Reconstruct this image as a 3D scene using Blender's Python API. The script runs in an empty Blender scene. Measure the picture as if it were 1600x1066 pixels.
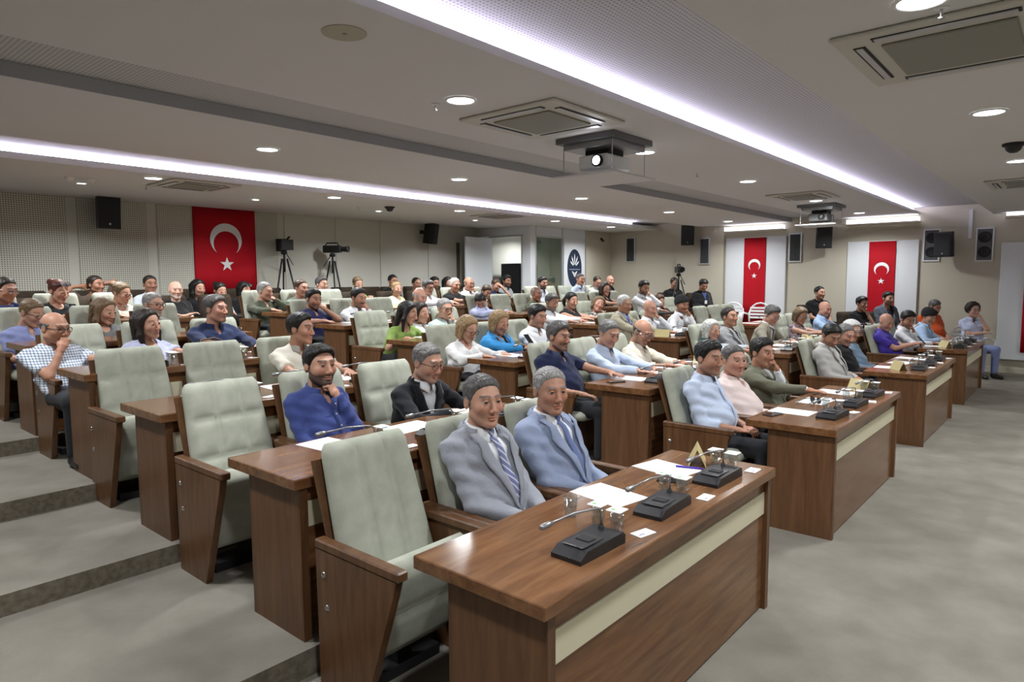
import bpy, bmesh, math, random
import numpy as np
from mathutils import Vector, Matrix

random.seed(7)
rng = np.random.default_rng(7)
scene = bpy.context.scene
COL = scene.collection
V3 = lambda *a: np.array(a, float)

# ---------------------------------------------------------------- camera
cam_d = bpy.data.cameras.new('camera')
cam = bpy.data.objects.new('camera', cam_d)
COL.objects.link(cam)
scene.camera = cam
FPX, YAW, PIT, ROL = 1044.2, math.radians(40.688), math.radians(-5.146), math.radians(-0.311)
CAMPOS = V3(-1.525, -1.187, 1.7305)
_F = V3(math.cos(YAW) * math.cos(PIT), math.sin(YAW) * math.cos(PIT), math.sin(PIT))
_R = np.cross(_F, V3(0, 0, 1)); _R /= np.linalg.norm(_R)
_U = np.cross(_R, _F)
_R2 = math.cos(ROL) * _R + math.sin(ROL) * _U
_U2 = -math.sin(ROL) * _R + math.cos(ROL) * _U
cam.matrix_world = Matrix(((_R2[0], _U2[0], -_F[0], CAMPOS[0]), (_R2[1], _U2[1], -_F[1], CAMPOS[1]),
                           (_R2[2], _U2[2], -_F[2], CAMPOS[2]), (0, 0, 0, 1)))
cam_d.sensor_width = 36.0
cam_d.sensor_fit = 'HORIZONTAL'
cam_d.lens = FPX / 1600 * 36.0
cam_d.clip_start = 0.05
cam_d.clip_end = 100

# ---------------------------------------------------------------- world, exposure
world = bpy.data.worlds.new('world')
scene.world = world
world.use_nodes = True
world.node_tree.nodes['Background'].inputs[0].default_value = (0.9, 0.93, 1.0, 1)
world.node_tree.nodes['Background'].inputs[1].default_value = 0.15
scene.view_settings.view_transform = 'Standard'
scene.view_settings.look = 'None'
scene.view_settings.gamma = 1.0
scene.view_settings.use_curve_mapping = False
scene.view_settings.exposure = 0.14
DOWNLIGHT_W, COVE_E = 33.0, 34.0
scene.cycles.use_denoising = True
scene.cycles.max_bounces = 6
scene.cycles.diffuse_bounces = 4
scene.cycles.glossy_bounces = 3
scene.cycles.transmission_bounces = 5
scene.cycles.sample_clamp_indirect = 4.0

# ---------------------------------------------------------------- materials
MATS = {}


def srgb(r, g, b):
    f = lambda c: c / 12.92 if c <= 0.04045 else ((c + 0.055) / 1.055) ** 2.4
    return (f(r / 255), f(g / 255), f(b / 255))


def new_mat(name):
    m = bpy.data.materials.new(name)
    m.use_nodes = True
    nt = m.node_tree
    return m, nt, nt.nodes['Principled BSDF']


def node(nt, typ, **kw):
    n = nt.nodes.new(typ)
    for k, v in kw.items():
        if k.startswith('i_'):
            n.inputs[k[2:].replace('_', ' ')].default_value = v
        else:
            setattr(n, k, v)
    return n


def plain(name, col, rough=0.6, metal=0.0, emit=None, es=0.0, spec=0.5, alpha=None, trans=0.0, ior=1.45):
    if name in MATS:
        return MATS[name]
    m, nt, b = new_mat(name)
    b.inputs['Base Color'].default_value = (*col, 1)
    b.inputs['Roughness'].default_value = rough
    b.inputs['Metallic'].default_value = metal
    b.inputs['Specular IOR Level'].default_value = spec
    if trans:
        b.inputs['Transmission Weight'].default_value = trans
        b.inputs['IOR'].default_value = ior
    if emit:
        b.inputs['Emission Color'].default_value = (*emit, 1)
        b.inputs['Emission Strength'].default_value = es
    MATS[name] = m
    return m


def noisy(name, col, col2, scale=8.0, rough=0.8, bump=0.0, bscale=200.0, stretch=(1, 1, 1), detail=4.0, lo=0.35, hi=0.65, spec=0.3):
    if name in MATS:
        return MATS[name]
    m, nt, b = new_mat(name)
    tc = node(nt, 'ShaderNodeTexCoord')
    mp = node(nt, 'ShaderNodeMapping')
    mp.inputs['Scale'].default_value = stretch
    nt.links.new(tc.outputs['Object'], mp.inputs['Vector'])
    n = node(nt, 'ShaderNodeTexNoise', i_Scale=scale, i_Detail=detail)
    nt.links.new(mp.outputs[0], n.inputs['Vector'])
    r = node(nt, 'ShaderNodeValToRGB')
    r.color_ramp.elements[0].position = lo
    r.color_ramp.elements[1].position = hi
    r.color_ramp.elements[0].color = (*col, 1)
    r.color_ramp.elements[1].color = (*col2, 1)
    nt.links.new(n.outputs['Fac'], r.inputs[0])
    nt.links.new(r.outputs[0], b.inputs['Base Color'])
    b.inputs['Roughness'].default_value = rough
    b.inputs['Specular IOR Level'].default_value = spec
    if bump:
        n2 = node(nt, 'ShaderNodeTexNoise', i_Scale=bscale, i_Detail=2.0)
        nt.links.new(tc.outputs['Object'], n2.inputs['Vector'])
        bp = node(nt, 'ShaderNodeBump', i_Strength=bump, i_Distance=0.01)
        nt.links.new(n2.outputs['Fac'], bp.inputs['Height'])
        nt.links.new(bp.outputs[0], b.inputs['Normal'])
    MATS[name] = m
    return m


def wood(name, stretch, dark=1.0, rough=0.32):
    m, nt, b = new_mat(name)
    tc = node(nt, 'ShaderNodeTexCoord')
    mp = node(nt, 'ShaderNodeMapping')
    mp.inputs['Scale'].default_value = stretch
    nt.links.new(tc.outputs['Object'], mp.inputs['Vector'])
    n = node(nt, 'ShaderNodeTexNoise', i_Scale=3.0, i_Detail=6.0, i_Roughness=0.65, i_Distortion=0.4)
    nt.links.new(mp.outputs[0], n.inputs['Vector'])
    r = node(nt, 'ShaderNodeValToRGB')
    cr = r.color_ramp
    cr.elements[0].position = 0.28
    cr.elements[1].position = 0.75
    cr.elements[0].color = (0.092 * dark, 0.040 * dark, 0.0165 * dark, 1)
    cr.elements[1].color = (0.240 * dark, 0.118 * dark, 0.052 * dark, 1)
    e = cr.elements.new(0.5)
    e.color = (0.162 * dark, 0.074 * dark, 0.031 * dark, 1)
    nt.links.new(n.outputs['Fac'], r.inputs[0])
    nt.links.new(r.outputs[0], b.inputs['Base Color'])
    b.inputs['Roughness'].default_value = rough
    b.inputs['Specular IOR Level'].default_value = 0.45
    MATS[name] = m
    return m


def perforated(name, col, hole, pitch, radius):
    """small round holes on a square grid in object space (u = x+y, v = z)"""
    m, nt, b = new_mat(name)
    tc = node(nt, 'ShaderNodeTexCoord')
    sep = node(nt, 'ShaderNodeSeparateXYZ')
    nt.links.new(tc.outputs['Object'], sep.inputs[0])

    def frac(src):
        d = node(nt, 'ShaderNodeMath', operation='MULTIPLY'); d.inputs[1].default_value = 1 / pitch
        nt.links.new(src, d.inputs[0])
        f = node(nt, 'ShaderNodeMath', operation='FRACT'); nt.links.new(d.outputs[0], f.inputs[0])
        s = node(nt, 'ShaderNodeMath', operation='SUBTRACT'); nt.links.new(f.outputs[0], s.inputs[0]); s.inputs[1].default_value = 0.5
        q = node(nt, 'ShaderNodeMath', operation='MULTIPLY'); nt.links.new(s.outputs[0], q.inputs[0]); nt.links.new(s.outputs[0], q.inputs[1])
        return q.outputs[0]
    sm = node(nt, 'ShaderNodeMath', operation='ADD')
    nt.links.new(sep.outputs[0], sm.inputs[0])
    if name.endswith('ceiling'):
        nt.links.new(frac(sep.outputs[0]), sm.inputs[0]); nt.links.new(frac(sep.outputs[1]), sm.inputs[1])
    else:
        nt.links.new(frac(sep.outputs[0]), sm.inputs[0]); nt.links.new(frac(sep.outputs[2]), sm.inputs[1])
    lt = node(nt, 'ShaderNodeMath', operation='LESS_THAN'); lt.inputs[1].default_value = (radius / pitch) ** 2
    nt.links.new(sm.outputs[0], lt.inputs[0])
    mx = node(nt, 'ShaderNodeMix', data_type='RGBA')
    mx.inputs[6].default_value = (*col, 1); mx.inputs[7].default_value = (*hole, 1)
    nt.links.new(lt.outputs[0], mx.inputs[0])
    nt.links.new(mx.outputs[2], b.inputs['Base Color'])
    b.inputs['Roughness'].default_value = 0.8
    b.inputs['Specular IOR Level'].default_value = 0.2
    MATS[name] = m
    return m


CEIL = plain('ceiling_paint', (0.70, 0.69, 0.68), 0.9, spec=0.2)
WALLC = plain('wall_paint', srgb(196, 190, 172), 0.85, spec=0.2)
WALLB = plain('back_wall_paint', srgb(205, 203, 192), 0.85, spec=0.2)
PERF_W = perforated('perforated_wall', srgb(208, 206, 194), srgb(118, 112, 96), 0.030, 0.0085)
PERF_C = perforated('perforated_ceiling', (0.60, 0.59, 0.59), (0.30, 0.29, 0.29), 0.026, 0.007)
CARPET = noisy('carpet', srgb(118, 113, 103), srgb(138, 133, 123), 3.0, 0.95, 0.6, 260.0, detail=10.0, lo=.3, hi=.7, spec=0.1)
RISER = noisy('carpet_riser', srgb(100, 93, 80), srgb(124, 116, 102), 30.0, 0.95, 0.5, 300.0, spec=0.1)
WOODX = wood('walnut_lengthwise', (0.7, 7.0, 7.0), 1.0, 0.17)
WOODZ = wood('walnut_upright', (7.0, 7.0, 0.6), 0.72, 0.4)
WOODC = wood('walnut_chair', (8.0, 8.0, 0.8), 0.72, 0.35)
CREAM = plain('cream_laminate', srgb(205, 198, 170), 0.5)
FABRIC = noisy('chair_velour', srgb(164, 167, 152), srgb(177, 179, 165), 14.0, 0.95, 0.25, 500.0, spec=0.15)
BROWNFAB = noisy('brown_velour', srgb(52, 44, 36), srgb(66, 57, 47), 9.0, 0.95, 0.2, 500.0, spec=0.15)
BLACK = plain('black_plastic', (0.012, 0.012, 0.013), 0.38)
BLACKM = plain('black_matte', (0.010, 0.010, 0.011), 0.7)
GREYM = plain('grey_metal', (0.32, 0.32, 0.33), 0.35, 0.8)
STEEL = plain('steel', (0.55, 0.55, 0.56), 0.25, 1.0)
ALU = plain('aluminium_frame', (0.55, 0.56, 0.57), 0.4, 0.6)
WHITE = plain('white_plastic', (0.80, 0.80, 0.79), 0.45)
WHITEP = plain('white_panel', srgb(222, 225, 228), 0.5)
PAPER = plain('paper', (0.86, 0.87, 0.88), 0.8)
RED = plain('flag_red', srgb(176, 18, 32), 0.75, spec=0.2)
FLAGW = plain('flag_white', (0.85, 0.85, 0.85), 0.75)
def thin_glass(name, col, amount):
    m, nt, b = new_mat(name)
    nt.nodes.remove(b)
    out = nt.nodes['Material Output']
    tr = node(nt, 'ShaderNodeBsdfTransparent'); tr.inputs[0].default_value = (*col, 1)
    gl = node(nt, 'ShaderNodeBsdfGlossy'); gl.inputs['Roughness'].default_value = .05; gl.inputs[0].default_value = (.9, .92, .92, 1)
    mx = node(nt, 'ShaderNodeMixShader'); mx.inputs[0].default_value = amount
    nt.links.new(tr.outputs[0], mx.inputs[1]); nt.links.new(gl.outputs[0], mx.inputs[2]); nt.links.new(mx.outputs[0], out.inputs['Surface'])
    MATS[name] = m
    return m


GLASS = thin_glass('clear_glass', (.90, .93, .93), .22)
BOOTHGLASS = thin_glass('booth_glass', (.62, .70, .66), .25)
LAMP = plain('lamp_diffuser', (1, 1, 1), 0.5, emit=(0.93, 0.97, 1.0), es=14.0)
LED = plain('led_strip', (1, 1, 1), 0.5, emit=(0.78, 0.74, 1.0), es=COVE_E)
BOXLED = plain('light_box_face', (1, 1, 1), 0.5, emit=(0.88, 0.86, 1.0), es=1.6)
LENSGLOW = plain('projector_lens', (1, 1, 1), 0.3, emit=(0.85, 0.88, 1.0), es=40.0)

# ---------------------------------------------------------------- mesh helpers


def mesh_obj(name, verts, faces, mat=None, parent=None, smooth=False, mats=None, mi=None):
    me = bpy.data.meshes.new(name)
    me.from_pydata([tuple(v) for v in verts], [], [tuple(f) for f in faces])
    bm = bmesh.new()
    bm.from_mesh(me)
    bmesh.ops.recalc_face_normals(bm, faces=bm.faces)
    bm.to_mesh(me)
    bm.free()
    me.update()
    return link(name, me, mat, parent, smooth, mats, mi)


def np_mesh(name, verts, quads):
    """fast mesh from numpy arrays, quads (n,4)"""
    me = bpy.data.meshes.new(name)
    nv, nf = len(verts), len(quads)
    me.vertices.add(nv)
    me.vertices.foreach_set('co', np.ascontiguousarray(verts, np.float32).ravel())
    me.loops.add(nf * 4)
    me.loops.foreach_set('vertex_index', np.ascontiguousarray(quads, np.int32).ravel())
    me.polygons.add(nf)
    me.polygons.foreach_set('loop_start', np.arange(nf, dtype=np.int32) * 4)
    me.polygons.foreach_set('loop_total', np.full(nf, 4, np.int32))
    me.polygons.foreach_set('use_smooth', np.ones(nf, bool))
    me.update(calc_edges=True)
    return me


def link(name, me, mat=None, parent=None, smooth=False, mats=None, mi=None):
    o = bpy.data.objects.new(name, me)
    COL.objects.link(o)
    if mat is not None:
        me.materials.append(mat)
    if mats:
        for m in mats:
            me.materials.append(m)
    if mi is not None:
        me.polygons.foreach_set('material_index', np.asarray(mi, np.int32))
    if smooth:
        me.polygons.foreach_set('use_smooth', np.ones(len(me.polygons), bool))
    if parent is not None:
        o.parent = parent
    return o


class MB:
    """collects simple solids into one mesh"""

    def __init__(s):
        s.v = []; s.f = []

    def add(s, v, f):
        o = len(s.v)
        s.v += [tuple(map(float, p)) for p in v]
        s.f += [tuple(i + o for i in q) for q in f]
        return s

    def box(s, x0, x1, y0, y1, z0, z1, bev=0.0, M=None):
        if bev > 0:
            b = min(bev, (x1 - x0) * .45, (y1 - y0) * .45, (z1 - z0) * .45)
            vs = []; idx = {}
            for ix, x in enumerate((x0, x1)):
                for iy, y in enumerate((y0, y1)):
                    for iz, z in enumerate((z0, z1)):
                        sx, sy, sz = (b, -b)[ix], (b, -b)[iy], (b, -b)[iz]
                        for a, p in enumerate(((x, y + sy, z + sz), (x + sx, y, z + sz), (x + sx, y + sy, z))):
                            idx[(ix, iy, iz, a)] = len(vs); vs.append(p)
            g = lambda *k: idx[k]
            fs = []
            for i in (0, 1):
                q = [g(i, 0, 0, 0), g(i, 0, 1, 0), g(i, 1, 1, 0), g(i, 1, 0, 0)]; fs.append(q if i == 0 else q[::-1])
                q = [g(0, i, 0, 1), g(1, i, 0, 1), g(1, i, 1, 1), g(0, i, 1, 1)]; fs.append(q if i == 0 else q[::-1])
                q = [g(0, 0, i, 2), g(0, 1, i, 2), g(1, 1, i, 2), g(1, 0, i, 2)]; fs.append(q if i == 0 else q[::-1])
            for i in (0, 1):
                for j in (0, 1):
                    q = [g(i, j, 0, 0), g(i, j, 1, 0), g(i, j, 1, 1), g(i, j, 0, 1)]; fs.append(q)
                    q = [g(i, 0, j, 0), g(i, 1, j, 0), g(i, 1, j, 2), g(i, 0, j, 2)]; fs.append(q)
                    q = [g(0, i, j, 1), g(1, i, j, 1), g(1, i, j, 2), g(0, i, j, 2)]; fs.append(q)
            for i in (0, 1):
                for j in (0, 1):
                    for k in (0, 1):
                        fs.append([g(i, j, k, 0), g(i, j, k, 1), g(i, j, k, 2)])
            v = np.array(vs)
            c = np.array([(x0 + x1) / 2, (y0 + y1) / 2, (z0 + z1) / 2])
            out = []
            for q in fs:
                pts = v[q]; n = np.cross(pts[1] - pts[0], pts[2] - pts[0])
                out.append(q if np.dot(n, pts.mean(0) - c) > 0 else q[::-1])
            fs = out
        else:
            v = np.array([(x, y, z) for x in (x0, x1) for y in (y0, y1) for z in (z0, z1)])
            fs = [(0, 1, 3, 2), (4, 6, 7, 5), (0, 4, 5, 1), (2, 3, 7, 6), (0, 2, 6, 4), (1, 5, 7, 3)]
        if M is not None:
            v = np.array([tuple(M @ Vector(p)) for p in v])
        return s.add(v, fs)

    def prism(s, poly, a0, a1, axis=0):
        """polygon in the two other axes extruded along axis"""
        n = len(poly); vs = []
        for a in (a0, a1):
            for (u, w) in poly:
                p = [0, 0, 0]; p[axis] = a
                o = [i for i in range(3) if i != axis]
                p[o[0]] = u; p[o[1]] = w
                vs.append(p)
        v = np.array(vs, float)
        fs = [tuple(range(n)), tuple(range(2 * n - 1, n - 1, -1))] + [(i, i + n, (i + 1) % n + n, (i + 1) % n) for i in range(n)]
        area = sum(poly[i][0] * poly[(i + 1) % n][1] - poly[(i + 1) % n][0] * poly[i][1] for i in range(n))
        flip = (area > 0) ^ (axis == 1)
        # outward: face at a0 must look to -axis
        if flip:
            fs = [f[::-1] for f in fs]
        return s.add(v, fs)

    def tube(s, pts, r, seg=8, cap=True):
        pts = [np.array(p, float) for p in pts]
        rs = r if hasattr(r, '__len__') else [r] * len(pts)
        t0 = pts[1] - pts[0]; t0 /= np.linalg.norm(t0)
        u = np.cross(t0, V3(0, 0, 1))
        if np.linalg.norm(u) < 1e-3:
            u = np.cross(t0, V3(0, 1, 0))
        u /= np.linalg.norm(u)
        vs = []; fs = []
        for i, p in enumerate(pts):
            t = pts[min(i + 1, len(pts) - 1)] - pts[max(i - 1, 0)]
            t = t / max(np.linalg.norm(t), 1e-9)
            u = u - t * np.dot(u, t); u /= max(np.linalg.norm(u), 1e-9)
            w = np.cross(t, u)
            for k in range(seg):
                a = 2 * math.pi * k / seg
                vs.append(p + rs[i] * (math.cos(a) * u + math.sin(a) * w))
        for i in range(len(pts) - 1):
            for k in range(seg):
                k2 = (k + 1) % seg
                fs.append((i * seg + k, i * seg + k2, (i + 1) * seg + k2, (i + 1) * seg + k))
        if cap:
            fs.append(tuple(range(seg - 1, -1, -1)))
            fs.append(tuple((len(pts) - 1) * seg + k for k in range(seg)))
        return s.add(vs, fs)

    def lathe(s, prof, seg=16, c=(0, 0, 0), M=None):
        """profile [(r, z)...] bottom to top round z, closed where r = 0"""
        vs = []; fs = []; rings = []
        for (r, z) in prof:
            if r < 1e-6:
                rings.append([len(vs)]); vs.append((c[0], c[1], c[2] + z))
            else:
                rings.append(list(range(len(vs), len(vs) + seg)))
                vs += [(c[0] + r * math.cos(2 * math.pi * k / seg), c[1] + r * math.sin(2 * math.pi * k / seg), c[2] + z) for k in range(seg)]
        for a, b in zip(rings[:-1], rings[1:]):
            for k in range(seg):
                k2 = (k + 1) % seg
                if len(a) == 1 and len(b) == 1: continue
                if len(a) == 1: fs.append((a[0], b[k2], b[k]))
                elif len(b) == 1: fs.append((a[k], a[k2], b[0]))
                else: fs.append((a[k], a[k2], b[k2], b[k]))
        if M is not None:
            vs = [tuple(M @ Vector(p)) for p in vs]
        return s.add(vs, fs)

    def build(s, name, mat, parent=None, smooth=False):
        """link as one mesh object, faces turned outwards"""
        return mesh_obj(name, s.v, s.f, mat, parent, smooth)


def tag(o, label=None, cat=None, group=None, kind=None):
    if label: o['label'] = label
    if cat: o['category'] = cat
    if group: o['group'] = group
    if kind: o['kind'] = kind
    return o


def empty(name, loc=(0, 0, 0), rz=0.0, parent=None):
    o = bpy.data.objects.new(name, None)
    COL.objects.link(o)
    o.location = loc
    o.rotation_euler = (0, 0, rz)
    if parent is not None:
        o.parent = parent
    return o


def copy_tree(o, parent=None):
    c = o.copy()
    COL.objects.link(c)
    c.parent = parent
    for ch in list(o.children):
        copy_tree(ch, c)
    return c


def struct(o):
    o['kind'] = 'structure'
    return o


# ---------------------------------------------------------------- room dimensions
LB, PITCH = 1.966, 0.60
BX = [0.0, 3.08, 6.32, 9.34]                       # near end of each block of desks
RY = [0.0, 1.37, 2.75, 3.98, 5.35, 6.60]           # front of the desks of each row
RZ = [0.0, 0.125, 0.235, 0.354, 0.470, 0.583]      # floor of each row
DD, DH = 0.60, 0.75                                 # desk depth, height
XF, YB = 13.60, 10.0                                # far wall, back wall
XL, YFR = -4.2, -6.0                                # wall behind the camera's left, front wall
BRX, BRY = 10.25, 8.37                              # corner of the glazed booth
ZC = 2.97

# ---------------------------------------------------------------- shell: floor, tiers, walls


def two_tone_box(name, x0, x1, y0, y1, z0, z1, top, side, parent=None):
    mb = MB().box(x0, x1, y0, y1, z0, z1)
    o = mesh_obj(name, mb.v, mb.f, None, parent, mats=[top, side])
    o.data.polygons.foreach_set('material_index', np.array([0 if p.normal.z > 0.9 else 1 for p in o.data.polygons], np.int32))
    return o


struct(two_tone_box('floor', XL - .1, XF + .1, YFR - .1, YB + .1, -0.12, 0.0, CARPET, CARPET))
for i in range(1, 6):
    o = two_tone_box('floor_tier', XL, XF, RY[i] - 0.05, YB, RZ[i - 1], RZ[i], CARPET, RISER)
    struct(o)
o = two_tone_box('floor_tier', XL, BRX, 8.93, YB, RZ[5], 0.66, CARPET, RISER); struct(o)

struct(MB().box(XL - .1, XF + .1, YB, YB + .12, 0, 3.4).build('wall_back', WALLB))
struct(MB().box(XF, XF + .12, YFR, YB, 0, 3.4).build('wall_far', WALLC))
struct(MB().box(XL - .12, XL, YFR, YB, 0, 3.4).build('wall_left', WALLC))
struct(MB().box(XL, XF, YFR - .12, YFR, 0, 3.4).build('wall_front', WALLC))
wall_back = bpy.data.objects['wall_back']
seams = [-3.7, -2.6, -1.5, -0.4, 0.66, 1.74, 2.84, 3.95, 5.05, 6.15, 7.23, 8.56, 10.2]
for a, b in zip(seams[:-1], seams[1:]):
    MB().box(a + .07, b - .07, YB - .018, YB - .001, 0.68, 3.1).build('wall_panel', PERF_W if b < 6 else WALLB, wall_back)
struct(MB().box(XF - .015, XF, -6, 8.3, 0.0, 0.09).build('baseboard_far', WALLC))
# shallow pilaster between the grille wall and the banner wall
struct(MB().box(XF - .10, XF, 5.26, 6.44, 0, 2.97).build('trim_1', WALLC))

# ---------------------------------------------------------------- ceiling: flat fields with three long recesses
mb = MB()
mb.box(XL, XF, YFR, 0.19, 2.90, 3.13)
mb.box(XL, XF, 1.36, 3.00, 2.97, 3.02)
mb.box(XL, XF, 1.62, 3.00, 3.02, 3.12)
mb.box(XL, XF, 3.80, 5.80, 2.97, 3.12)
mb.box(XL, XF, 7.00, YB, 2.97, 3.04)
mb.box(XL, XF, 7.45, YB, 3.04, 3.12)
ceiling = struct(mb.build('ceiling', CEIL))
o = MB().box(XL, XF, 0.0, 1.75, 3.10, 3.16).build('recess_lining', PERF_C, ceiling)
o = MB().box(XL, XF, 2.9, 3.9, 3.06, 3.16).build('recess_lining', PERF_C, ceiling)
o = MB().box(XL, XF, 5.7, 7.6, 3.11, 3.18).build('recess_lining', CEIL, ceiling)
MB().box(XL, XF, YFR, YB, 3.18, 3.3).build('slab', CEIL, ceiling)
struct(MB().box(XL, XF, 3.790, 3.799, 2.968, 3.058).build('trim_4', plain('groove_grey', srgb(168, 170, 176), .7)))
struct(MB().box(9.50, 9.58, YB - .05, YB - .001, .66, 2.62).build('wall_strip', plain('dark_brown_strip', srgb(92, 82, 64), .7)))  # narrow dark brown upright strip on the back wall by the door leaf
o = MB().box(XL + .3, XF - .15, 1.44, 1.452, 3.025, 3.062).build('led_strip', LED)
tag(o, 'long white led strip hidden in the wide perforated ceiling cove', 'led strip', 'ceiling cove lights')
o = MB().box(XL + .3, 12.5, 7.10, 7.112, 3.045, 3.09).build('led_strip', LED)
tag(o, 'long white led strip in the ceiling cove toward the flag wall', 'led strip', 'ceiling cove lights')

# ---------------------------------------------------------------- glazed booth in the corner
booth = struct(empty('wall_booth', (0, 0, 0)))
ZB = 3.0


def bpart(name, mat, x0, x1, y0, y1, z0, z1, bev=0.0):
    return MB().box(x0, x1, y0, y1, z0, z1, bev).build(name, mat, booth)


bpart('header_panel', WHITEP, BRX, BRX + .05, 9.62, YB, 2.78, ZB)
bpart('header_panel', WHITEP, BRX, BRX + .05, 8.47, 9.60, 2.78, ZB)
bpart('side_panel', WHITEP, BRX, BRX + .05, 9.62, YB, 0.5, 2.76)
bpart('door_frame', ALU, BRX - .01, BRX + .06, 8.57, 9.62, 2.74, 2.78)
bpart('door_frame', ALU, BRX - .01, BRX + .06, 9.58, 9.62, 0.5, 2.74)
bpart('door_frame', ALU, BRX - .01, BRX + .06, 8.60, 8.64, 0.5, 2.74)
bpart('corner_post', WHITEP, BRX - .005, BRX + .17, BRY, 8.60, 0.3, ZB)
bpart('corner_post', ALU, BRX + .17, BRX + .21, BRY - .005, BRY + .06, 0.3, ZB)
bpart('header_panel', WHITEP, 10.46, 11.44, BRY, BRY + .05, 2.76, ZB)
bpart('header_panel', WHITEP, 11.47, 12.40, BRY, BRY + .05, 2.76, ZB)
bpart('window_rail', ALU, 10.46, 11.46, BRY - .01, BRY + .05, 2.72, 2.76)
bpart('window_rail', ALU, 10.46, 11.46, BRY - .01, BRY + .05, 1.28, 1.33)
bpart('glass_pane', BOOTHGLASS, 10.46, 11.42, BRY + .015, BRY + .03, 1.33, 2.72)
bpart('lower_panel', WHITEP, 10.46, 11.44, BRY, BRY + .05, 0.3, 1.28)
bpart('window_post', ALU, 11.43, 11.47, BRY - .01, BRY + .05, 0.3, ZB)
bpart('side_panel', WHITEP, 11.47, 12.40, BRY + .01, BRY + .05, 0.3, 2.76)
bpart('window_post', ALU, 12.40, 12.44, BRY - .01, BRY + .06, 0.3, ZB)
bpart('plaster_panel', WALLC, 12.44, XF, BRY, BRY + .06, 0.3, ZB)
# open door leaf, hinged on the wall side of the opening
door = empty('door_1', (BRX - .02, 9.57, 0.60), math.radians(3)); struct(door)
MB().box(-0.93, 0.0, -0.045, 0.0, 0.0, 2.13, .004).build('door_leaf', WHITEP, door)
hd = MB().tube([(-.85, -.05, 1.0), (-.85, -.10, 1.0), (-.73, -.10, 1.0)], .011, 8).build('handle', STEEL, door, True)
# dark cabinet and coats inside the booth
o = empty('cabinet', (11.2, 9.5, 0.6)); tag(o, 'dark cabinet standing inside the booth behind the open door', 'cabinet')
MB().box(-.35, .35, -.3, .3, 0, 1.55, .01).build('body', BLACKM, o)
for s in (-1, 1):
    d = MB().box(min(0, s * .33), max(0, s * .33), -.32, -.30, .08, 1.5, .004).build('door', BLACK, o)
    MB().box(s * .05 - .008, s * .05 + .008, -.345, -.32, .7, .9).build('handle', STEEL, d)


def ngon_prism(poly, depth, name, mat, parent, origin, ux, uy):
    """flat shape: poly in (u,v), extruded by depth along ux x uy"""
    ux = V3(*ux); uy = V3(*uy); n = np.cross(ux, uy); o = V3(*origin)
    k = len(poly)
    vs = [o + u * ux + v * uy for u, v in poly] + [o + u * ux + v * uy + n * depth for u, v in poly]
    fs = [tuple(range(k))[::-1], tuple(range(k, 2 * k))] + [(i, (i + 1) % k, (i + 1) % k + k, i + k) for i in range(k)]
    return mesh_obj(name, vs, fs, mat, parent)


def crescent(R, r, d, n=40):
    """outer circle R at the origin, inner circle r at (0,-d): the horns point down"""
    a = math.acos((d * d + R * R - r * r) / (2 * d * R))
    out = []
    for i in range(n + 1):
        t = -math.pi / 2 + a + (2 * math.pi - 2 * a) * i / n
        out.append((R * math.cos(t), R * math.sin(t)))
    p_end = math.atan2(out[-1][1] + d, out[-1][0])
    p_start = math.atan2(out[0][1] + d, out[0][0])
    while p_end < p_start:
        p_end += 2 * math.pi
    for i in range(1, n):
        t = p_end + (p_start - p_end) * i / n
        out.append((r * math.cos(t), -d + r * math.sin(t)))
    return out


def star(R, rot=math.pi / 2):
    return [((R if i % 2 == 0 else R * .382) * math.cos(rot + i * math.pi / 5), (R if i % 2 == 0 else R * .382) * math.sin(rot + i * math.pi / 5)) for i in range(10)]


def hanging_flag(name, label, origin, ux, w, h, cz, R, sz, sR, n_wave=3):
    """cloth with faint folds hanging along -z; ux = direction across as seen from the front"""
    ux = V3(*ux); nrm = np.cross(ux, V3(0, 0, 1)); o = V3(*origin)
    e = empty(name, origin)
    vs = []; fs = []; nx, nz = 24, 4
    wave = lambda u: 0.006 * math.sin(u / w * math.pi * 2 * n_wave + .7)
    for layer in (0, 1):
        for i in range(nx + 1):
            u = -w / 2 + w * i / nx
            for k in range(nz + 1):
                z = -h * k / nz
                vs.append(ux * u + nrm * (wave(u) * (0.3 + k / nz) + .012 - .006 * layer) + V3(0, 0, z))
    st = (nx + 1) * (nz + 1)
    for i in range(nx):
        for k in range(nz):
            a = i * (nz + 1) + k; b = a + nz + 1
            fs.append((a, a + 1, b + 1, b)); fs.append((st + a, st + b, st + b + 1, st + a + 1))
    ring = [i * (nz + 1) for i in range(nx + 1)] + [nx * (nz + 1) + k for k in range(1, nz + 1)] + [i * (nz + 1) + nz for i in range(nx - 1, -1, -1)] + [k for k in range(nz - 1, 0, -1)]
    for a, b in zip(ring, ring[1:] + ring[:1]):
        fs.append((a, b, b + st, a + st))
    mesh_obj('cloth', vs, fs, RED, e, True)
    MB().tube([tuple(ux * (-w / 2 - .02) + nrm * .012), tuple(ux * (w / 2 + .02) + nrm * .012)], .009, 8).build('rod', WHITE, e)
    off = tuple(nrm * .024)
    c = crescent(R, R * .80, R * .28)
    ngon_prism(c, .002, 'crescent', FLAGW, e, tuple(V3(*off) + V3(0, 0, cz)), tuple(ux), (0, 0, 1))
    ngon_prism(star(sR), .002, 'star', FLAGW, e, tuple(V3(*off) + V3(0, 0, sz)), tuple(ux), (0, 0, 1))
    tag(e, label, 'flag', 'red flags')
    return e


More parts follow.
